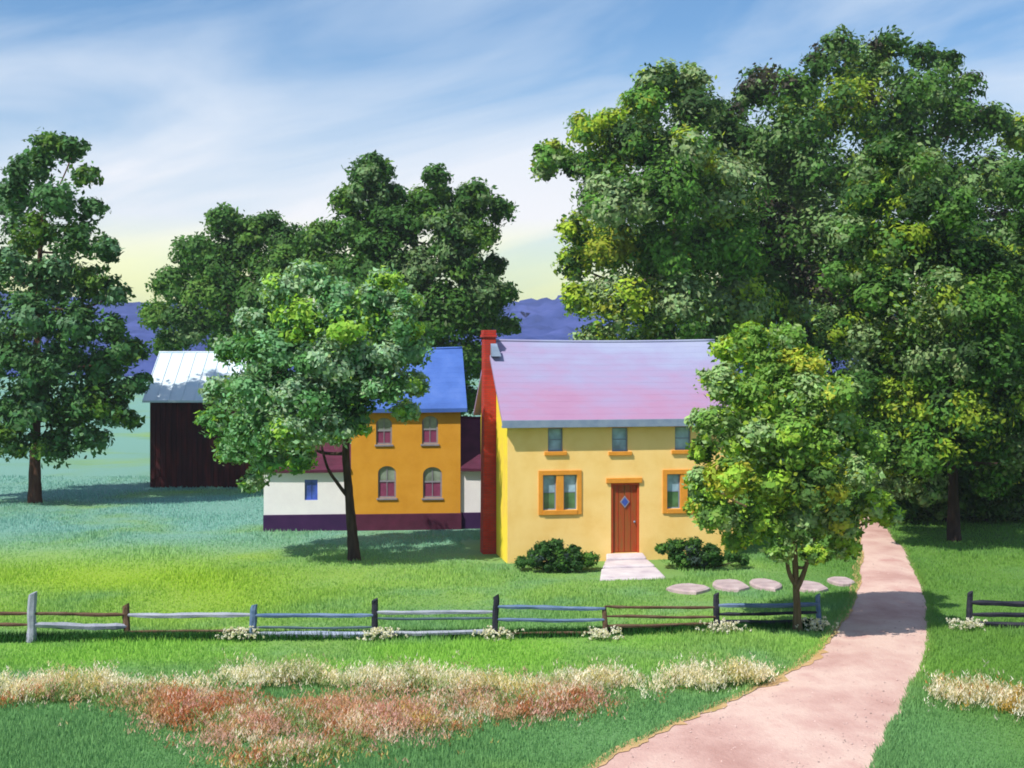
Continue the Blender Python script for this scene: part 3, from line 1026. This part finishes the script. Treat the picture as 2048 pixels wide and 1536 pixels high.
def spread(lobes_px, Y, depth, reps=2, lift=0.0):
    """picture-traced lobes -> lobes filling a crown of the given half depth round the distance Y"""
    L = [(at(x, y, Y), r / F * Y) for x, y, r in lobes_px]
    cx = np.mean([c.x for c, _ in L]); cz = np.mean([c.z for c, _ in L])
    wx = max(abs(c.x - cx) + r * 0.6 for c, r in L); wz = max(abs(c.z - cz) + r * 0.6 for c, r in L)
    out = []
    for c, r in L:
        f = math.sqrt(max(0.04, 1 - ((c.x - cx) / wx) ** 2 - 0.8 * ((c.z - cz) / wz) ** 2))
        for k in range(reps):
            base = 0.0 if reps == 1 else -1 + 2 * k / (reps - 1)
            dy = depth * f * (0.75 * base + random.uniform(-0.22, 0.22))
            s = (Y + dy) / Y                          # keeps its place against the sky as it moves in depth
            out.append((Vector((c.x * s, Y + dy, H + (c.z - H) * s)), r * random.uniform(0.95, 1.16)))
    return out


def tree(name, label, base, Y, lobes_px, depth, n, size, palette, trunk_px, trunk_w, limbs=7, group='trees round the farm',
         bark='bark', reps=2, forks=(), cat='tree', **kw):
    b = gnd(*base) if base[1] is not None else Vector(((base[0] - 1024) / F * Y, Y, 0))
    root = empty(name, b)
    tag(root, label, cat, group)
    lobes = [(c - b, r) for c, r in spread(lobes_px, Y, depth, reps)]
    # trunk: through the traced points, then limbs out to the boughs
    pts = [Vector((0, 0, -0.15)), Vector((0, 0, 0.08))] + [at(x, y, Y) - b for x, y in trunk_px]
    ht = pts[-1].z
    rad = [trunk_w * (1.5 if p.z < 0 else 1.25 if p.z < 0.2 else max(0.25, 1 - 0.72 * p.z / ht)) for p in pts]
    cur = smooth_curve([tuple(p) for p in pts], 5)
    cr_ = np.interp(np.linspace(0, 1, len(cur)), np.linspace(0, 1, len(rad)), rad)
    m = MB(); m.tube([Vector(p) for p in cur], list(cr_), 9, 0.06)
    m.build('trunk', M[bark], root, smooth=True)
    order = sorted(range(len(lobes)), key=lambda i: random.random())
    picks = order[:limbs]
    for i in picks:
        c, r = lobes[i]
        k = int(len(cur) * random.uniform(0.45, 0.9))
        # start below the bough
        cand = [j for j in range(len(cur)) if cur[j][2] < c.z - 0.15 * abs(c.x) and cur[j][2] > ht * 0.25]
        j = cand[-1] if cand else k
        s0 = Vector(cur[j]); mid = s0.lerp(c, 0.5) + Vector((0, 0, -0.1 * (c - s0).length))
        cv = smooth_curve([tuple(s0), tuple(mid), tuple(c)], 5)
        lm = MB(); r0 = min(cr_[j] * 0.6, 0.2)
        lm.tube([Vector(p) for p in cv], list(np.linspace(r0, 0.03, len(cv))), 6, 0.05)
        lm.build('branch', M[bark], root, smooth=True)
    for fp in forks:
        p3 = [at(x, y, Y - 0.05) - b for x, y, _ in fp]
        cv = smooth_curve([tuple(p) for p in p3], 5)
        rr = np.interp(np.linspace(0, 1, len(cv)), np.linspace(0, 1, len(fp)), [w for _, _, w in fp])
        lm = MB(); lm.tube([Vector(p) for p in cv], list(rr), 7, 0.05); lm.build('branch', M[bark], root, smooth=True)
    V, T = leaves(lobes, n, size, palette, **kw)
    TRIS[0] += len(V) // 2
    np_mesh('crown', V, 4, M['leaf'], T, root)
    return root


P_DARK = [(0.045, 0.125, 0.022, 3), (0.065, 0.17, 0.030, 3), (0.11, 0.23, 0.035, 2), (0.15, 0.25, 0.10, 1.3)]
P_SAGE = [(0.09, 0.24, 0.07, 2.4), (0.16, 0.35, 0.15, 3), (0.30, 0.46, 0.28, 3), (0.28, 0.49, 0.06, 1.6), (0.04, 0.12, 0.035, 1.0)]
P_MIX = [(0.065, 0.17, 0.022, 2.4), (0.12, 0.28, 0.04, 3), (0.26, 0.37, 0.17, 2.4), (0.32, 0.45, 0.03, 1.8), (0.29, 0.35, 0.03, 1.0), (0.035, 0.09, 0.02, 1.5)]
P_LIME = [(0.16, 0.31, 0.05, 2.5), (0.28, 0.43, 0.17, 2.6), (0.31, 0.50, 0.05, 2.4), (0.40, 0.45, 0.05, 0.8), (0.07, 0.15, 0.03, 0.8)]
P_SHADE = [(0.045, 0.12, 0.020, 3), (0.085, 0.20, 0.03, 3), (0.20, 0.30, 0.12, 1.6), (0.25, 0.36, 0.03, 1.0), (0.03, 0.075, 0.018, 2)]
P_LEFT = [(0.040, 0.115, 0.028, 3), (0.07, 0.18, 0.055, 3), (0.13, 0.26, 0.13, 1.8), (0.085, 0.18, 0.02, 1.5)]

P_DEEP = [(0.045, 0.12, 0.020, 3), (0.075, 0.18, 0.028, 3), (0.17, 0.28, 0.10, 1.8), (0.24, 0.34, 0.03, 0.7), (0.055, 0.05, 0.035, 0.7)]

# far trees behind the barn and the ochre house
tree('shade_tree', 'dark rounded tree rising behind the pale barn roof', (455, None), 90,
     [(450, 445, 42), (540, 448, 36), (395, 505, 48), (480, 510, 52), (575, 490, 48), (350, 570, 48), (430, 590, 62), (530, 600, 66), (610, 560, 50),
      (495, 468, 42), (430, 540, 52), (560, 540, 56), (640, 520, 40), (315, 630, 36), (380, 650, 52), (470, 670, 60), (570, 670, 60), (340, 690, 36)], 5.5, 42000, 0.19, P_DARK,
     [(455, 820), (458, 700), (460, 600), (462, 520)], 0.38)
tree('shade_tree', 'tall ragged dark tree between the barn and the golden house', (850, None), 84,
     [(760, 425, 46), (845, 415, 46), (920, 425, 44), (735, 385, 38), (910, 495, 52), (760, 500, 60), (965, 580, 46), (740, 345, 42), (700, 402, 38), (780, 392, 36), (872, 352, 30), (880, 390, 30), (950, 395, 40), (1000, 422, 30), (640, 480, 46), (700, 470, 52), (800, 450, 50), (890, 450, 46), (955, 470, 42),
      (650, 550, 55), (730, 545, 62), (830, 540, 66), (920, 540, 50), (985, 530, 30), (1005, 588, 34), (780, 630, 76), (880, 630, 76), (960, 640, 56), (1015, 650, 26), (860, 720, 66), (930, 720, 56), (915, 800, 46), (800, 710, 66)], 6.0, 66000, 0.19, P_DARK,
     [(850, 820), (845, 700), (838, 580), (830, 460)], 0.42)
# great trees behind the golden house
tree('shade_tree', 'spreading green tree behind the pink roof, its bough reaching out over the sky', (1330, None), 74,
     [(1105, 312, 44), (1088, 340, 26), (1150, 330, 34), (1182, 262, 44), (1228, 248, 34), (1320, 168, 50), (1290, 212, 46), (1388, 168, 40), (1390, 225, 55), (1270, 290, 66), (1200, 330, 52), (1370, 300, 78),
      (1235, 400, 74), (1330, 400, 86), (1430, 370, 86), (1150, 462, 38), (1145, 530, 38), (1220, 500, 74), (1340, 510, 95), (1450, 490, 88), (1170, 600, 48), (1250, 610, 72), (1360, 620, 82), (1460, 610, 82), (1200, 680, 50), (1300, 700, 70), (1420, 700, 70)],
     6.5, 80000, 0.18, P_MIX, [(1330, 850), (1335, 700), (1345, 550), (1350, 400)], 0.5)
tree('shade_tree', 'tallest dark tree with rounded domed top behind the other trees', (1730, None), 82,
     [(1445, 240, 50), (1480, 300, 70), (1430, 330, 50), (1530, 165, 52), (1495, 200, 40), (1590, 185, 56), (1678, 100, 46), (1640, 135, 44), (1780, 92, 42), (1735, 140, 62), (1848, 112, 34), (1895, 125, 32), (1935, 172, 36), (1850, 190, 76), (1700, 220, 86), (1590, 265, 86), (1800, 265, 86), (1920, 250, 66), (1985, 240, 46), (2040, 270, 56),
      (1530, 350, 96), (1640, 350, 96), (1750, 370, 96), (1870, 360, 90), (1980, 360, 80), (2090, 370, 80), (1550, 460, 96), (1650, 470, 96), (1770, 500, 90), (1900, 500, 90), (2020, 480, 90), (1550, 570, 96), (1650, 590, 90), (1540, 660, 80), (1640, 690, 80), (1760, 640, 90), (1900, 640, 90), (2050, 600, 90),
      (1560, 760, 80), (1680, 790, 80), (1800, 780, 80), (1950, 780, 90), (2080, 740, 90)],
     7.0, 100000, 0.20, P_DEEP, [(1730, 850), (1735, 700), (1740, 520), (1745, 330)], 0.6, limbs=9)
# tree at the western edge
tree('shade_tree', 'tall dark loose-leaved tree standing alone at the edge of the field', (70, 1005), 62.5,
     [(100, 300, 46), (150, 298, 30), (60, 350, 46), (170, 350, 30), (110, 400, 52), (25, 400, 46), (185, 420, 34), (60, 470, 56), (150, 480, 52), (212, 500, 30), (10, 540, 56), (110, 560, 62), (190, 570, 46), (236, 590, 26),
      (50, 640, 66), (150, 650, 62), (225, 660, 36), (10, 720, 66), (110, 740, 72), (200, 740, 52), (252, 775, 30), (50, 810, 66), (150, 820, 62), (225, 830, 36), (20, 880, 52), (110, 890, 46), (185, 880, 36), (-50, 400, 46), (-60, 500, 60), (-70, 620, 70), (-80, 740, 70), (-70, 850, 60), (-120, 700, 50), (-110, 560, 40), (268, 700, 32), (280, 765, 26), (262, 840, 24), (240, 700, 36), (200, 800, 50)],
     3.2, 44000, 0.17, P_LEFT, [(70, 930), (72, 840), (74, 700), (78, 560), (85, 420)], 0.27, holes=0.7, sub=0.40, reps=2, limbs=9, bark='barkred')
# tree in front of the ochre house
tree('leafy_tree', 'leafy grey-green tree with leaning trunk in front of the ochre house', (708, 1121), 45.7,
     [(615, 555, 44), (565, 585, 42), (670, 590, 44), (770, 565, 40), (735, 600, 38), (805, 605, 40), (600, 640, 56), (500, 648, 40), (690, 660, 60), (790, 660, 56), (465, 700, 36), (540, 710, 60), (640, 730, 68), (745, 730, 60), (820, 700, 42),
      (440, 780, 36), (500, 790, 58), (590, 800, 68), (690, 800, 56), (770, 780, 42), (825, 770, 32), (430, 845, 36), (510, 860, 54), (590, 870, 56), (665, 860, 44), (715, 850, 30), (460, 900, 32), (535, 920, 40), (600, 920, 34), (505, 965, 26), (812, 822, 26)],
     3.2, 62000, 0.115, P_SAGE, [(704, 1060), (698, 990), (692, 920), (690, 860), (676, 790), (664, 720), (660, 640)], 0.18,
     forks=[[(697, 995, 0.07), (676, 968, 0.06), (655, 935, 0.05), (640, 880, 0.03)], [(690, 880, 0.09), (712, 800, 0.07), (740, 700, 0.04)]], limbs=6)
# tree east of the drive
tree('shade_tree', 'broad dense tree shading the grass beyond the bend of the drive', (1908, 1081), 50.5,
     [(1780, 310, 50), (1735, 335, 40), (1845, 330, 46), (1740, 395, 54), (1830, 400, 66), (1905, 420, 56), (1705, 470, 46), (1790, 490, 76), (1890, 510, 76), (1960, 520, 56), (1685, 555, 42), (1760, 590, 76), (1870, 610, 86), (1970, 620, 76), (2050, 540, 56), (1672, 650, 44), (1750, 690, 76),
      (1850, 720, 86), (1960, 730, 86), (2060, 680, 80), (1725, 780, 56), (1810, 810, 76), (1920, 830, 80), (2020, 820, 80), (1760, 880, 54), (1840, 900, 60), (1930, 910, 50), (2020, 910, 60), (2040, 370, 50), (2080, 450, 60), (2130, 600, 80), (2130, 760, 80), (2110, 880, 60), (1795, 960, 50), (1850, 975, 40), (1985, 965, 40), (2070, 965, 40)],
     4.6, 95000, 0.125, P_SHADE, [(1907, 1000), (1905, 900), (1903, 760), (1900, 600), (1895, 460)], 0.21, limbs=9)
# low dark thicket behind it
for k, (px, py, lab) in enumerate(((1800, 1046, 'dark thicket bush just past the end of the drive'), (1890, 1044, 'dark thicket bush behind the trunk of the broad tree'),
                                   (1975, 1042, 'dark thicket bush second from the picture edge behind the broad tree'), (2060, 1042, 'dark thicket bush cut by the picture edge behind the broad tree'))):
    Yk = gnd(px, py).y
    lob = [(px + dx, py + dy, r) for dx, dy, r in ((-40, -30, 34), (5, -26, 36), (45, -30, 32), (-30, -75, 36), (20, -80, 38), (50, -70, 30), (-20, -125, 34), (30, -130, 34), (0, -165, 26))]
    tree('thicket_bush', lab, (px, py), Yk + 0.6, lob, 1.4, 9000, 0.13, P_DARK, [(px, py - 60), (px, py - 120)], 0.09, limbs=3, group='bushes of the far thicket', cat='bush')
# small forked tree by the fence
tree('young_tree', 'small lime and yellow leaved tree with forked trunk at the fence', (1595, 1262), 34.4,
     [(1500, 678, 36), (1572, 672, 34), (1458, 700, 38), (1535, 735, 52), (1610, 730, 44), (1440, 765, 42), (1510, 800, 58), (1600, 800, 60), (1672, 790, 44), (1432, 850, 44), (1500, 880, 60), (1595, 880, 66), (1680, 870, 54),
      (1405, 900, 30), (1410, 965, 38), (1460, 960, 52), (1545, 965, 62), (1640, 965, 66), (1715, 950, 46), (1740, 890, 36), (1435, 1030, 40), (1510, 1045, 50), (1600, 1050, 50), (1680, 1040, 48), (1745, 1010, 40), (1775, 1030, 30), (1470, 1085, 26), (1560, 1100, 30), (1630, 1105, 28), (1690, 1095, 28), (1400, 1010, 26)],
     2.3, 62000, 0.092, P_LIME, [(1594, 1215), (1592, 1170), (1590, 1120), (1585, 1000), (1575, 860)], 0.10,
     forks=[[(1593, 1178, 0.08), (1606, 1150, 0.065), (1618, 1110, 0.05), (1640, 1020, 0.03)], [(1592, 1172, 0.07), (1578, 1145, 0.055), (1568, 1100, 0.04), (1530, 1010, 0.025)]], limbs=6, bark='barkolive')

# shrubs by the door
def shrub(label, base, Y, lob, n):
    b = Vector(((base[0] - 1024) / F * Y, Y, 0))
    root = empty('shrub', b); tag(root, label, 'shrub', 'shrubs beside the red door')
    L = [(c - b, r) for c, r in spread(lob, Y, 0.55, 2)]
    for c, r in random.sample(L, 5):
        s = MB(); s.tube([(c.x * 0.2, 0, -0.05), (c.x * 0.6, c.y * 0.5, c.z * 0.5), (c.x, c.y, c.z)], [0.03, 0.022, 0.01], 5); s.build('stem', M['bark'], root)
    V, T = leaves(L, n, 0.065, [(0.028, 0.085, 0.018, 3), (0.045, 0.13, 0.025, 3), (0.09, 0.21, 0.03, 1.4), (0.04, 0.07, 0.06, 0.6)])
    np_mesh('foliage', V, 4, M['leaf'], T, root)
shrub('dark evergreen shrub under the double window, this side of the steps', (1115, 1140), 43.6, [(1042, 1124, 14), (1070, 1116, 20), (1085, 1098, 20), (1110, 1092, 18), (1115, 1118, 24), (1145, 1106, 20), (1150, 1122, 20), (1178, 1118, 18), (1095, 1132, 14), (1130, 1132, 14)], 11000)
shrub('dark evergreen shrub on the far side of the steps from the chimney', (1395, 1136), 44.0, [(1325, 1098, 14), (1350, 1092, 18), (1355, 1112, 20), (1385, 1092, 20), (1390, 1114, 24), (1420, 1104, 20), (1430, 1118, 20), (1462, 1112, 18), (1485, 1120, 12), (1405, 1128, 14), (1370, 1125, 14)], 11000)

# ------------------------------------------------------------------ grass, flowers
def blades(n, xs, ys, hts, wid, lean=0.35):
    """n triangles standing at (xs, ys)"""
    a = rng.uniform(0, 2 * np.pi, n)
    w = wid * rng.uniform(0.6, 1.4, n)
    dx, dy = np.cos(a) * w, np.sin(a) * w
    la = rng.uniform(0, 2 * np.pi, n)
    ll = hts * lean * rng.uniform(0.2, 1.3, n)
    z0 = np.full(n, -0.01)
    v = np.stack([np.stack([xs - dx, ys - dy, z0], 1), np.stack([xs + dx, ys + dy, z0], 1), np.stack([xs + np.cos(la) * ll, ys + np.sin(la) * ll, hts], 1)], 1)
    return v.reshape(-1, 3)


def scatter_ground(n, y0, y1, margin=1.45):
    """points on the ground, evenly spread over the picture between distances y0 and y1"""
    u = rng.uniform(0, 1, n)
    ys = 1.0 / (1 / y0 + (1 / y1 - 1 / y0) * u)
    xs = rng.uniform(-1, 1, n) * (1024 / F) * ys * margin
    return xs, ys


def clear_of(xs, ys):
    p = np.stack([xs, ys], 1)
    bad = inside(DRIVE, p)
    # keep off the steps and out of the houses
    lx = (xs + 0.145) * hc + (ys - 45.0) * hs
    ly = -(xs + 0.145) * hs + (ys - 45.0) * hc
    bad |= (lx > -0.8) & (lx < W) & (ly > -0.02) & (ly < D)
    bad |= (np.abs(lx - ud) < 1.1) & (ly > -3.75) & (ly < 0)
    for px, py, hx, hy, _ in stones:
        c = gnd(px, py)
        bad |= (np.abs(xs - c.x) < hx / F * c.y) & (np.abs(ys - c.y) < 0.75)
    bad |= (ys > 52.8) & (ys < 58.5) & (xs > at(525, 0, 53).x) & (xs < 0)
    return ~bad


xs, ys = scatter_ground(720000, 20.0, 75)
k = clear_of(xs, ys); xs, ys = xs[k], ys[k]
n = len(xs)
ht = rng.uniform(0.05, 0.13, n) * (0.8 + 0.5 * np.sin(xs * 0.9) * np.sin(ys * 0.7))
tag(np_mesh('grass', blades(n, xs, ys, ht, 0.016 * np.sqrt(ys / 30)), 3, M['blades']), 'short green grass covering the lawn and pasture', 'grass', kind='stuff')

# tufts leaning over both edges of the drive
E = np.concatenate([dl, dr]); n = 26000
i_ = rng.integers(0, len(E), n)
xs = E[i_, 0] + rng.normal(0, 0.10, n); ys = E[i_, 1] + rng.normal(0, 0.22, n)
deep = inside(np.concatenate([dl - nrm(dl) * 0.06, (dr - nrm(dr) * 0.07)[::-1]]), np.stack([xs, ys], 1))
xs, ys = xs[~deep], ys[~deep]; n = len(xs)
tag(np_mesh('edge_grass', blades(n, xs, ys, rng.uniform(0.05, 0.15, n), 0.013, 0.6), 3, M['blades']), 'ragged grass growing over the edges of the drive', 'grass', kind='stuff')
# loose grit on the drive
n = 5000
xs = rng.uniform(-2, 13.5, n); ys = 1 / rng.uniform(1 / 60, 1 / 22.5, n)
k = inside(DRIVE, np.stack([xs, ys], 1)); xs, ys = xs[k], ys[k]; n = len(xs)
o8 = np.array([[1, 0, 0], [0, 1, 0], [-1, 0, 0], [0, -1, 0], [0, 0, 0.7], [0, 0, -0.4]], float)
f8 = np.array([[0, 1, 4], [1, 2, 4], [2, 3, 4], [3, 0, 4]])
sz = (rng.uniform(0.008, 0.03, n) * rng.uniform(0.5, 1, n))[:, None, None]
pv8 = o8[None] * sz * rng.uniform(0.6, 1.3, (n, 6, 1)) + np.stack([xs, ys, np.full(n, 0.035)], 1)[:, None]
tone = np.array([0.46, 0.33, 0.30]) * rng.uniform(0.55, 1.35, (n, 1))
M['grit'] = leaf_material('grit', 0.0)
tag(np_mesh('gravel', pv8[:, f8].reshape(-1, 3), 3, M['grit'], np.repeat(tone, 4, axis=0)), 'loose pinkish grit scattered over the drive', 'gravel', kind='stuff')

# ranker dark grass under the rails
M['rank'] = leaf_material('rank_grass', 0.3)
def fence_y(x):
    return np.interp(x, [-13.5, -5, 0, 5, 7.4], [33.3, 33.6, 33.75, 34.5, 34.8])
n = 26000
xs = rng.uniform(-13.2, 7.6, n); ys = fence_y(xs) + rng.normal(-0.05, 0.13, n)
hh = rng.uniform(0.08, 0.24, n)
tn = np.array([0.022, 0.10, 0.016]) * rng.uniform(0.6, 1.5, (n, 1))
tag(np_mesh('long_grass', blades(n, xs, ys, hh, 0.014, 0.5), 3, M['rank'], tn), 'longer dark green grass growing under the fence rails', 'grass', kind='stuff')

M['bloom'] = leaf_material('blooms', 0.42)


def plumes(n, px, py, hmin, hmax, palette, head=0.085, spread_=0.035):
    """stalks with feathery heads rooted at ground pixels"""
    Y = H * F / (py - HZ); X = (px - 1024) / F * Y
    ok = ~inside(DRIVE, np.stack([X, Y], 1))
    den = np.sin(X * 1.9 + 1.3 * np.sin(Y * 1.7)) + np.sin(X * 0.8 + 2.1 * Y) + 0.8 * np.sin(3.1 * X - 1.9 * Y + 1.0)
    ok &= rng.random(len(X)) < np.clip(0.62 + 0.30 * den, 0.12, 1.0)
    X, Y, den = X[ok], Y[ok], den[ok]; n = len(X)
    h = rng.uniform(hmin, hmax, n) * rng.uniform(0.45, 1.0, n) * (1 + 0.15 * den)
    lx, ly = rng.normal(0.05, 0.09, n), rng.normal(0, 0.08, n)
    V = [blades_at(X, Y, h, lx, ly)]
    pal = np.array([p[:3] for p in palette]); w = np.array([p[3] for p in palette]); w = w / w.sum()
    # patches share a colour
    cell = (np.floor(X * 1.3 + 0.8 * np.sin(Y * 2)) * 7 + np.floor(Y * 1.1 + 0.6 * np.sin(X * 3)) * 13).astype(int)
    pick = np.random.default_rng(3).choice(len(pal), 5000, p=w)[np.abs(cell) % 5000]
    alt = rng.choice(len(pal), n, p=w)
    pick = np.where(rng.random(n) < 0.38, alt, pick)
    base = pal[pick] * rng.uniform(0.75, 1.25, (n, 1))
    green = np.array([0.07, 0.15, 0.04]) * rng.uniform(0.7, 1.4, (n, 1))
    T = [green]
    for q in range(8):
        t = rng.uniform(0.5, 1.08, n)
        cx, cy, cz = X + lx * t, Y + ly * t, h * t
        a = rng.uniform(0, 6.28, n); s = head * rng.uniform(0.5, 1.2, n)
        b = rng.normal(0, 1, (n, 3)); b = unit(b)
        c = np.stack([cx, cy, cz], 1) + rng.normal(0, spread_, (n, 3))
        d = unit(np.stack([np.cos(a) * 0.6, np.sin(a) * 0.6, np.full(n, 0.9)], 1))
        e = unit(np.cross(d, b))
        V.append(np.stack([c - e * s[:, None] * 0.15, c + e * s[:, None] * 0.15, c + d * s[:, None]], 1).reshape(-1, 3))
        T.append(base)
    return np.concatenate(V), np.concatenate(T)


def blades_at(X, Y, h, lx, ly):
    n = len(X)
    w = 0.007
    return np.stack([np.stack([X - w, Y, np.full(n, -0.01)], 1), np.stack([X + w, Y, np.full(n, -0.01)], 1), np.stack([X + lx, Y + ly, h], 1)], 1).reshape(-1, 3)


def band(n, ctrl, thick):
    """pixels scattered round a polyline (px, py, weight)"""
    c = np.array(ctrl, float)
    seg = rng.choice(len(c) - 1, n, p=(lambda w: w / w.sum())(np.diff(c[:, 0]) * (c[:-1, 2] + c[1:, 2])))
    t = rng.uniform(0, 1, n)
    px = c[seg, 0] * (1 - t) + c[seg + 1, 0] * t
    py = c[seg, 1] * (1 - t) + c[seg + 1, 1] * t
    return px, py + rng.normal(0, thick, n) + 5 * np.sin(px * 0.05)


PALE = [(0.78, 0.70, 0.56, 3), (0.82, 0.78, 0.70, 3), (0.70, 0.62, 0.34, 1), (0.36, 0.44, 0.22, 0.8)]
px, py = band(8500, [(-60, 1395, 1.0), (120, 1388, 1.0), (300, 1390, 0.5), (470, 1372, 0.8), (560, 1366, 1.3), (760, 1376, 1.0), (930, 1382, 1.0), (1030, 1386, 1.3), (1200, 1380, 1.2), (1400, 1374, 1.1), (1560, 1366, 1.0), (1650, 1352, 0.7)], 7)
V, T = plumes(0, px, py, 0.20, 0.48, PALE)
tag(np_mesh('plume_grass', V, 3, M['bloom'], T), 'band of pale cream plume grass across the meadow', 'grass', kind='stuff')

RUST = [(0.50, 0.19, 0.09, 2), (0.62, 0.37, 0.24, 2.2), (0.64, 0.38, 0.34, 2.4), (0.76, 0.65, 0.56, 3.6), (0.62, 0.47, 0.18, 0.6), (0.22, 0.36, 0.13, 2.4)]
def drift(n, cx, cy, rx, ry, tilt):
    r = np.abs(rng.normal(0, 0.72, n)); a = rng.uniform(0, 2 * np.pi, n)
    x, y = r * np.cos(a) * rx, r * np.sin(a) * ry
    return cx + x, cy + y + tilt * x
dr_ = [drift(2550, 350, 1425, 90, 34, -0.05), drift(3230, 480, 1445, 130, 42, 0.0), drift(4080, 640, 1460, 150, 55, -0.12), drift(3740, 800, 1440, 170, 45, -0.12), drift(2210, 960, 1425, 150, 28, -0.10), drift(2040, 1120, 1415, 130, 24, -0.12), drift(1190, 560, 1515, 110, 22, -0.2), drift(850, 260, 1405, 100, 16, 0), drift(850, 90, 1400, 120, 14, 0)]
px = np.concatenate([d[0] for d in dr_]); py = np.concatenate([d[1] for d in dr_])
V, T = plumes(0, px, py, 0.10, 0.32, RUST, head=0.08, spread_=0.05)
tag(np_mesh('wildflowers', V, 3, M['bloom'], T), 'drifts of rust, pink and cream wildflowers in the near meadow', 'wildflowers', kind='stuff')
px, py = band(2200, [(1860, 1392, 1), (1930, 1392, 1.2), (2000, 1410, 1.2), (2120, 1450, 1.2)], 14)
V, T = plumes(0, px, py, 0.18, 0.45, PALE + [(0.50, 0.33, 0.08, 2), (0.45, 0.2, 0.07, 1)])
tag(np_mesh('wildflowers', V, 3, M['bloom'], T), 'cream and ochre wildflowers in the grass beyond the drive', 'wildflowers', kind='stuff')

# white flower clumps at the feet of the posts
WHITE = [(0.70, 0.66, 0.56, 3), (0.62, 0.55, 0.42, 1)]
for px, py, lab in ((482, 1282, 'white flowers at the foot of the blue-grey post left of the leaning tree'), (757, 1283, 'white flowers at the foot of the post below the ochre house'),
                    (990, 1280, 'white flowers at the foot of the post below the red chimney'), (1208, 1280, 'white flowers at the foot of the brown post below the stone steps'),
                    (1442, 1268, 'white flowers at the foot of the dark post left of the forked tree'), (1636, 1262, 'white flowers at the foot of the last post before the drive'),
                    (1938, 1262, 'white flowers at the foot of the dark post beyond the drive')):
    c = gnd(px, py)
    root = empty('flower_clump', c); tag(root, lab, 'flowers', 'white flowers at the fence posts')
    n = 70
    x = rng.normal(0, 0.16, n); y = rng.normal(0, 0.10, n); h = rng.uniform(0.04, 0.30, n)
    lx = x * 0.5; ly = y * 0.5
    np_mesh('stems', blades_at(x, y, h, lx, ly), 3, M['rank'], np.array([0.05, 0.14, 0.03]) * rng.uniform(0.6, 1.3, (n, 1)), root)
    m_ = n * 9
    i = np.repeat(np.arange(n), 9)
    ctr = np.stack([x[i] + lx[i], y[i] + ly[i], h[i]], 1) + rng.normal(0, 0.018, (m_, 3))
    d = unit(rng.normal(size=(m_, 3)) + np.array([0, -0.4, 0.6])); e_ = unit(np.cross(d, rng.normal(size=(m_, 3)))); f_ = np.cross(d, e_)
    s_ = 0.022
    q = np.stack([ctr - e_ * s_, ctr - f_ * s_, ctr + e_ * s_, ctr + f_ * s_], 1).reshape(-1, 3)
    np_mesh('blossoms', q, 4, M['bloom'], np.array([0.80, 0.77, 0.71]) * rng.uniform(0.8, 1.1, (m_, 1)), root)


# ------------------------------------------------------------------ the air between here and the hills
hz = MB(); hz.box(-3200, -400, -3, 3200, 3700, 55)
M['air'] = bpy.data.materials.new('air')
nt, N, L = nodes_of(M['air'])
pv = N.new('ShaderNodeVolumePrincipled')
pv.inputs['Color'].default_value = (0.80, 0.86, 1.0, 1)
pv.inputs['Density'].default_value = 0.0003
pv.inputs['Anisotropy'].default_value = 0.2
ho = N.new('ShaderNodeOutputMaterial'); L.new(pv.outputs[0], ho.inputs['Volume'])
tag(hz.build('haze', M['air']), 'thin pale blue haze over the fields and hills', 'haze', kind='stuff')
